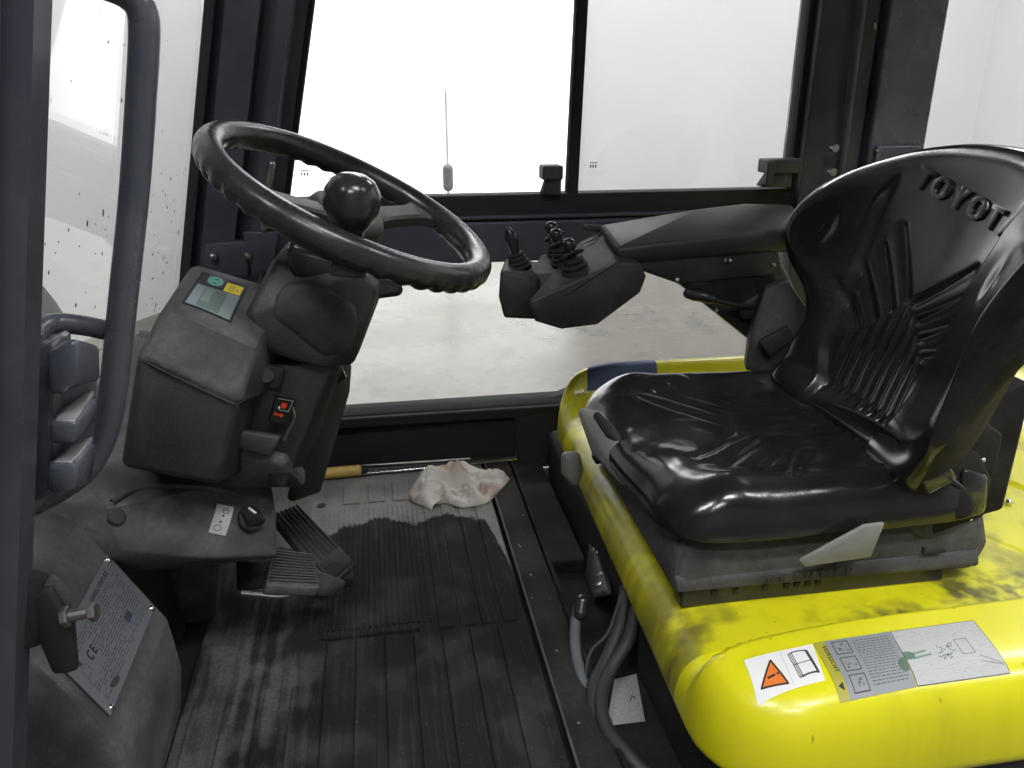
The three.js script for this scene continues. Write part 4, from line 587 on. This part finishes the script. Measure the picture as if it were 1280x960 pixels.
// ---------------------------------------------------------------- armrest with control levers
{
  const a = thing('armrest_console', 'black padded armrest ending in a control head with small levers', 'armrest', [0.717, 0.294, -1.34]);
  part('pad', hull([[0.41, 0.551, -1.42], [0.415, 0.528, -1.34], [0.597, 0.544, -1.34], [0.724, 0.551, -1.34], [0.581, 0.574, -1.42], [0.674, 0.582, -1.42], [0.762, 0.578, -1.42], [0.773, 0.554, -1.36], [0.419, 0.515, -1.34], [0.727, 0.528, -1.34], [0.447, 0.513, -1.42]], .009), M.armpad, a);
  part('arm_housing', hull([[0.427, 0.514, -1.345], [0.703, 0.531, -1.345], [0.721, 0.478, -1.345], [0.53, 0.467, -1.345], [0.454, 0.495, -1.345], [0.448, 0.5, -1.41], [0.737, 0.518, -1.41], [0.552, 0.457, -1.4], [0.75, 0.465, -1.4]], .004), M.plastic, a);
  part('support_plate', slab([[0.508, 0.492, -1.35], [0.703, 0.518, -1.35], [0.741, 0.461, -1.35], [0.784, 0.383, -1.35], [0.692, 0.343, -1.35], [0.665, 0.37, -1.35], [0.532, 0.466, -1.35]], [0, 0, -.03], .004), M.smooth, a);
  for (const p of [[0.611, 0.503, -1.342], [0.619, 0.503, -1.34], [0.523, 0.471, -1.342], [0.704, 0.492, -1.342], [0.605, 0.411, -1.345]]) part('screw', hull([p], .005), M.metal, a);
  const hd = part('control_head', hull([[0.256, 0.449, -1.315], [0.265, 0.42, -1.315], [0.308, 0.405, -1.315], [0.369, 0.41, -1.315], [0.441, 0.462, -1.315], [0.449, 0.486, -1.315], [0.44, 0.504, -1.315], [0.401, 0.509, -1.315], [0.311, 0.457, -1.315], [0.299, 0.458, -1.36], [0.373, 0.522, -1.44], [0.412, 0.537, -1.44], [0.454, 0.497, -1.44], [0.288, 0.404, -1.4], [0.391, 0.389, -1.42], [0.473, 0.463, -1.42]], .006), M.plastic, a);
  part('bevel', hull([[0.396, 0.512, -1.308], [0.31, 0.461, -1.308], [0.309, 0.456, -1.315], [0.398, 0.507, -1.315]], .0016), M.shell, hd);
  part('lever_pod', hull([[0.217, 0.486, -1.38], [0.274, 0.472, -1.38], [0.272, 0.407, -1.38], [0.222, 0.412, -1.38], [0.214, 0.445, -1.38], [0.237, 0.488, -1.46], [0.293, 0.48, -1.46], [0.244, 0.401, -1.46], [0.306, 0.406, -1.46]], .007), M.plastic, a);
  part('bridge', hull([[0.271, 0.475, -1.4], [0.316, 0.48, -1.37], [0.302, 0.422, -1.37], [0.267, 0.416, -1.4], [0.307, 0.493, -1.47], [0.359, 0.499, -1.46], [0.338, 0.404, -1.46]], .006), M.dusty, a);
  for (const c of [[[0.369, 0.527, -1.43], [0.389, 0.537, -1.43], [0.391, 0.534, -1.43], [0.37, 0.524, -1.43]], [[0.369, 0.52, -1.42], [0.39, 0.53, -1.42], [0.392, 0.527, -1.42], [0.371, 0.517, -1.42]]]) part('line_marking', laid(hd, c, [0, -.9, -.4], 3, 2), M.white, hd);
  part('front_peg', rod([[0.382, 0.551, -1.45], [0.419, 0.547, -1.45]], .006, 3, 8), M.shell, a);
  const bellow = (r0, r1, h, n) => { const pr = [[0, -.004], [r0, -.004]]; for (let i = 0; i < n; i++) { const r = lerp(r0, r1, i / n), y = h * i / n; pr.push([r * .93, y], [r * 1.06, y + h / n * .35], [r * 1.05, y + h / n * .6], [r * .84, y + h / n * .9]); } pr.push([r1 * .7, h], [0, h]); return boxUV(new THREE.LatheGeometry(pr.map((p) => new THREE.Vector2(...p)), 28)); };
  function lever(base, dir, r0, ball) {
    const t = new THREE.Group(); t.name = 'control_lever'; a.updateMatrixWorld(true); t.position.copy(a.worldToLocal(V(base))); t.quaternion.setFromUnitVectors(new THREE.Vector3(0, 1, 0), V(dir).normalize()); a.add(t);
    local('boot', bellow(r0, r0 * .5, r0 * 1.35, 4), M.seal, t);
    if (ball) { local('stem', new THREE.CylinderGeometry(.0055, .0075, .022, 12).translate(0, r0 * 1.35 + .008, 0), M.smooth, t); local('knob', boxUV(new THREE.LatheGeometry([[0, -.01], [.007, -.009], [.011, -.002], [.0125, .005], [.011, .012], [.006, .0165], [0, .0175]].map((p) => new THREE.Vector2(...p)), 20).translate(0, r0 * 1.35 + .018, 0)), M.smooth, t); local('knob_wing', hull([[-.016, r0 * 1.35 + .004, 0], [.018, r0 * 1.35 + .008, .004], [.0, r0 * 1.35 + .012, .01]], .0042), M.smooth, t); }
    else { local('handle', boxUV(new THREE.LatheGeometry([[0, -.01], [.0075, -.008], [.0085, .006], [.0115, .02], [.012, .03], [.008, .04], [.003, .047], [0, .048]].map((p) => new THREE.Vector2(...p)), 20).translate(0, r0 * 1.35, 0)), M.smooth, t); }
    return t;
  }
  lever([0.252, 0.487, -1.42], [-.3, 1, .05], .022, false);
  lever([0.343, 0.481, -1.35], [-.32, 1, .12], .029, true);
  lever([0.328, 0.498, -1.4], [-.3, 1, .1], .022, true);
  lever([0.33, 0.504, -1.45], [-.3, 1, .05], .02, true);
  const lv = part('tilt_lever', hull([[0.533, 0.454, -1.31], [0.545, 0.449, -1.31], [0.576, 0.442, -1.31]], .009), M.smooth, a);
  part('lever_shaft', rod([[0.576, 0.442, -1.31], [0.622, 0.427, -1.32], [0.679, 0.415, -1.34]], .005, 8, 10), M.smooth, lv);
  part('pivot_bracket', slab([[0.675, 0.455, -1.3], [0.713, 0.466, -1.3], [0.764, 0.4, -1.28], [0.766, 0.358, -1.28], [0.724, 0.305, -1.28], [0.651, 0.315, -1.29], [0.657, 0.373, -1.3]], [.01, 0, -.03], .004), M.shell, a);
  part('slot_cover', slab([[0.662, 0.369, -1.272], [0.708, 0.392, -1.272], [0.72, 0.375, -1.272], [0.681, 0.344, -1.272]], [.004, 0, -.01], .003), M.seal, a);
  part('hinge_block', hull([[0.648, 0.416, -1.34], [0.696, 0.444, -1.34], [0.692, 0.397, -1.34], [0.657, 0.397, -1.34], [0.684, 0.428, -1.37]], .005), M.plastic, a);
  part('post', hull([[.7, .19, -1.33], [.76, .19, -1.33], [.7, .4, -1.34], [.76, .4, -1.34], [.7, .19, -1.37], [.76, .4, -1.37]], .006), M.plastic, a);
}

// ---------------------------------------------------------------- cables beside the hood
{
  const mk = (pts, r, m, label) => tag(part('cable', tube(pts, r, 60, 12), m), label, 'cable', undefined);
  mk([[0.276, 0.06, -1.004], [0.266, 0.03, -0.997], [0.254, 0.012, -0.946], [0.253, -0, -0.892], [0.257, -0.005, -0.842], [0.263, -0.01, -0.781], [0.274, -0.015, -0.732]], .0085, M.hose, 'grey hose bending down into the trough by the hood');
  mk([[0.342, 0.08, -0.996], [0.322, 0.05, -0.951], [0.29, 0.02, -0.913], [0.261, 0.01, -0.871], [0.254, -0, -0.829], [0.263, -0.005, -0.783], [0.283, -0.01, -0.745]], .0095, M.cable, 'thick black cable hanging nearest the white card');
  mk([[0.347, 0.07, -0.958], [0.325, 0.045, -0.92], [0.294, 0.02, -0.895], [0.267, 0.012, -0.852], [0.259, 0.006, -0.8], [0.276, 0, -0.756], [0.294, -0.01, -0.73]], .0095, M.cable, 'thick black cable looping over the white card');
  mk([[0.334, 0.08, -0.986], [0.303, 0.04, -0.948], [0.273, 0.02, -0.933], [0.256, 0.005, -0.894], [0.244, 0, -0.823]], .003, M.cable, 'thin black wire beside the thick cables');
  tag(part('cable_card', sheet([[0.305, -0.018, -0.913], [0.34, -0.018, -0.919], [0.323, -0.018, -0.827], [0.268, -0.018, -0.827]], .001), print(128, 160, (c, W, H) => { c.fillStyle = '#9a9b98'; c.fillRect(0, 0, W, H); for (let i = 0; i < 300; i++) { c.fillStyle = `rgba(60,60,58,${.1 + .15 * rnd()})`; c.fillRect(W * rnd(), H * rnd(), 2 + 12 * rnd(), 2); } c.strokeStyle = '#2a2a2a'; c.lineWidth = 4; c.beginPath(); c.arc(84, 92, 18, 3.4, 5.6); c.stroke(); })), 'small dirty white card in the trough under the cables', 'card');
  const cl = thing('cable_clip', 'black connector with shiny pins at the hose top', 'connector', [0.28, 0.05, -1.018]);
  part('collar', rod([[0.277, 0.058, -1.003], [0.272, 0.045, -0.993]], .011, 2, 12), M.smooth, cl);
  for (const [i, p] of [[0.344, 0.03, -1.183], [0.343, 0.035, -1.164], [0.327, 0.04, -1.091], [0.318, 0.04, -1.065]].entries()) part('pin', hull([p, [p[0] + .006, p[1] + .004, p[2]]], .004), M.metal, cl);
  part('block', hull([[0.351, 0.02, -1.219], [0.344, 0.03, -1.103], [0.313, 0.03, -1.051], [0.326, 0, -1.151], [0.326, 0.05, -1.031], [0.361, -0.02, -1.255]], .006), M.plastic, cl);
}
renderer.render(scene, camera);
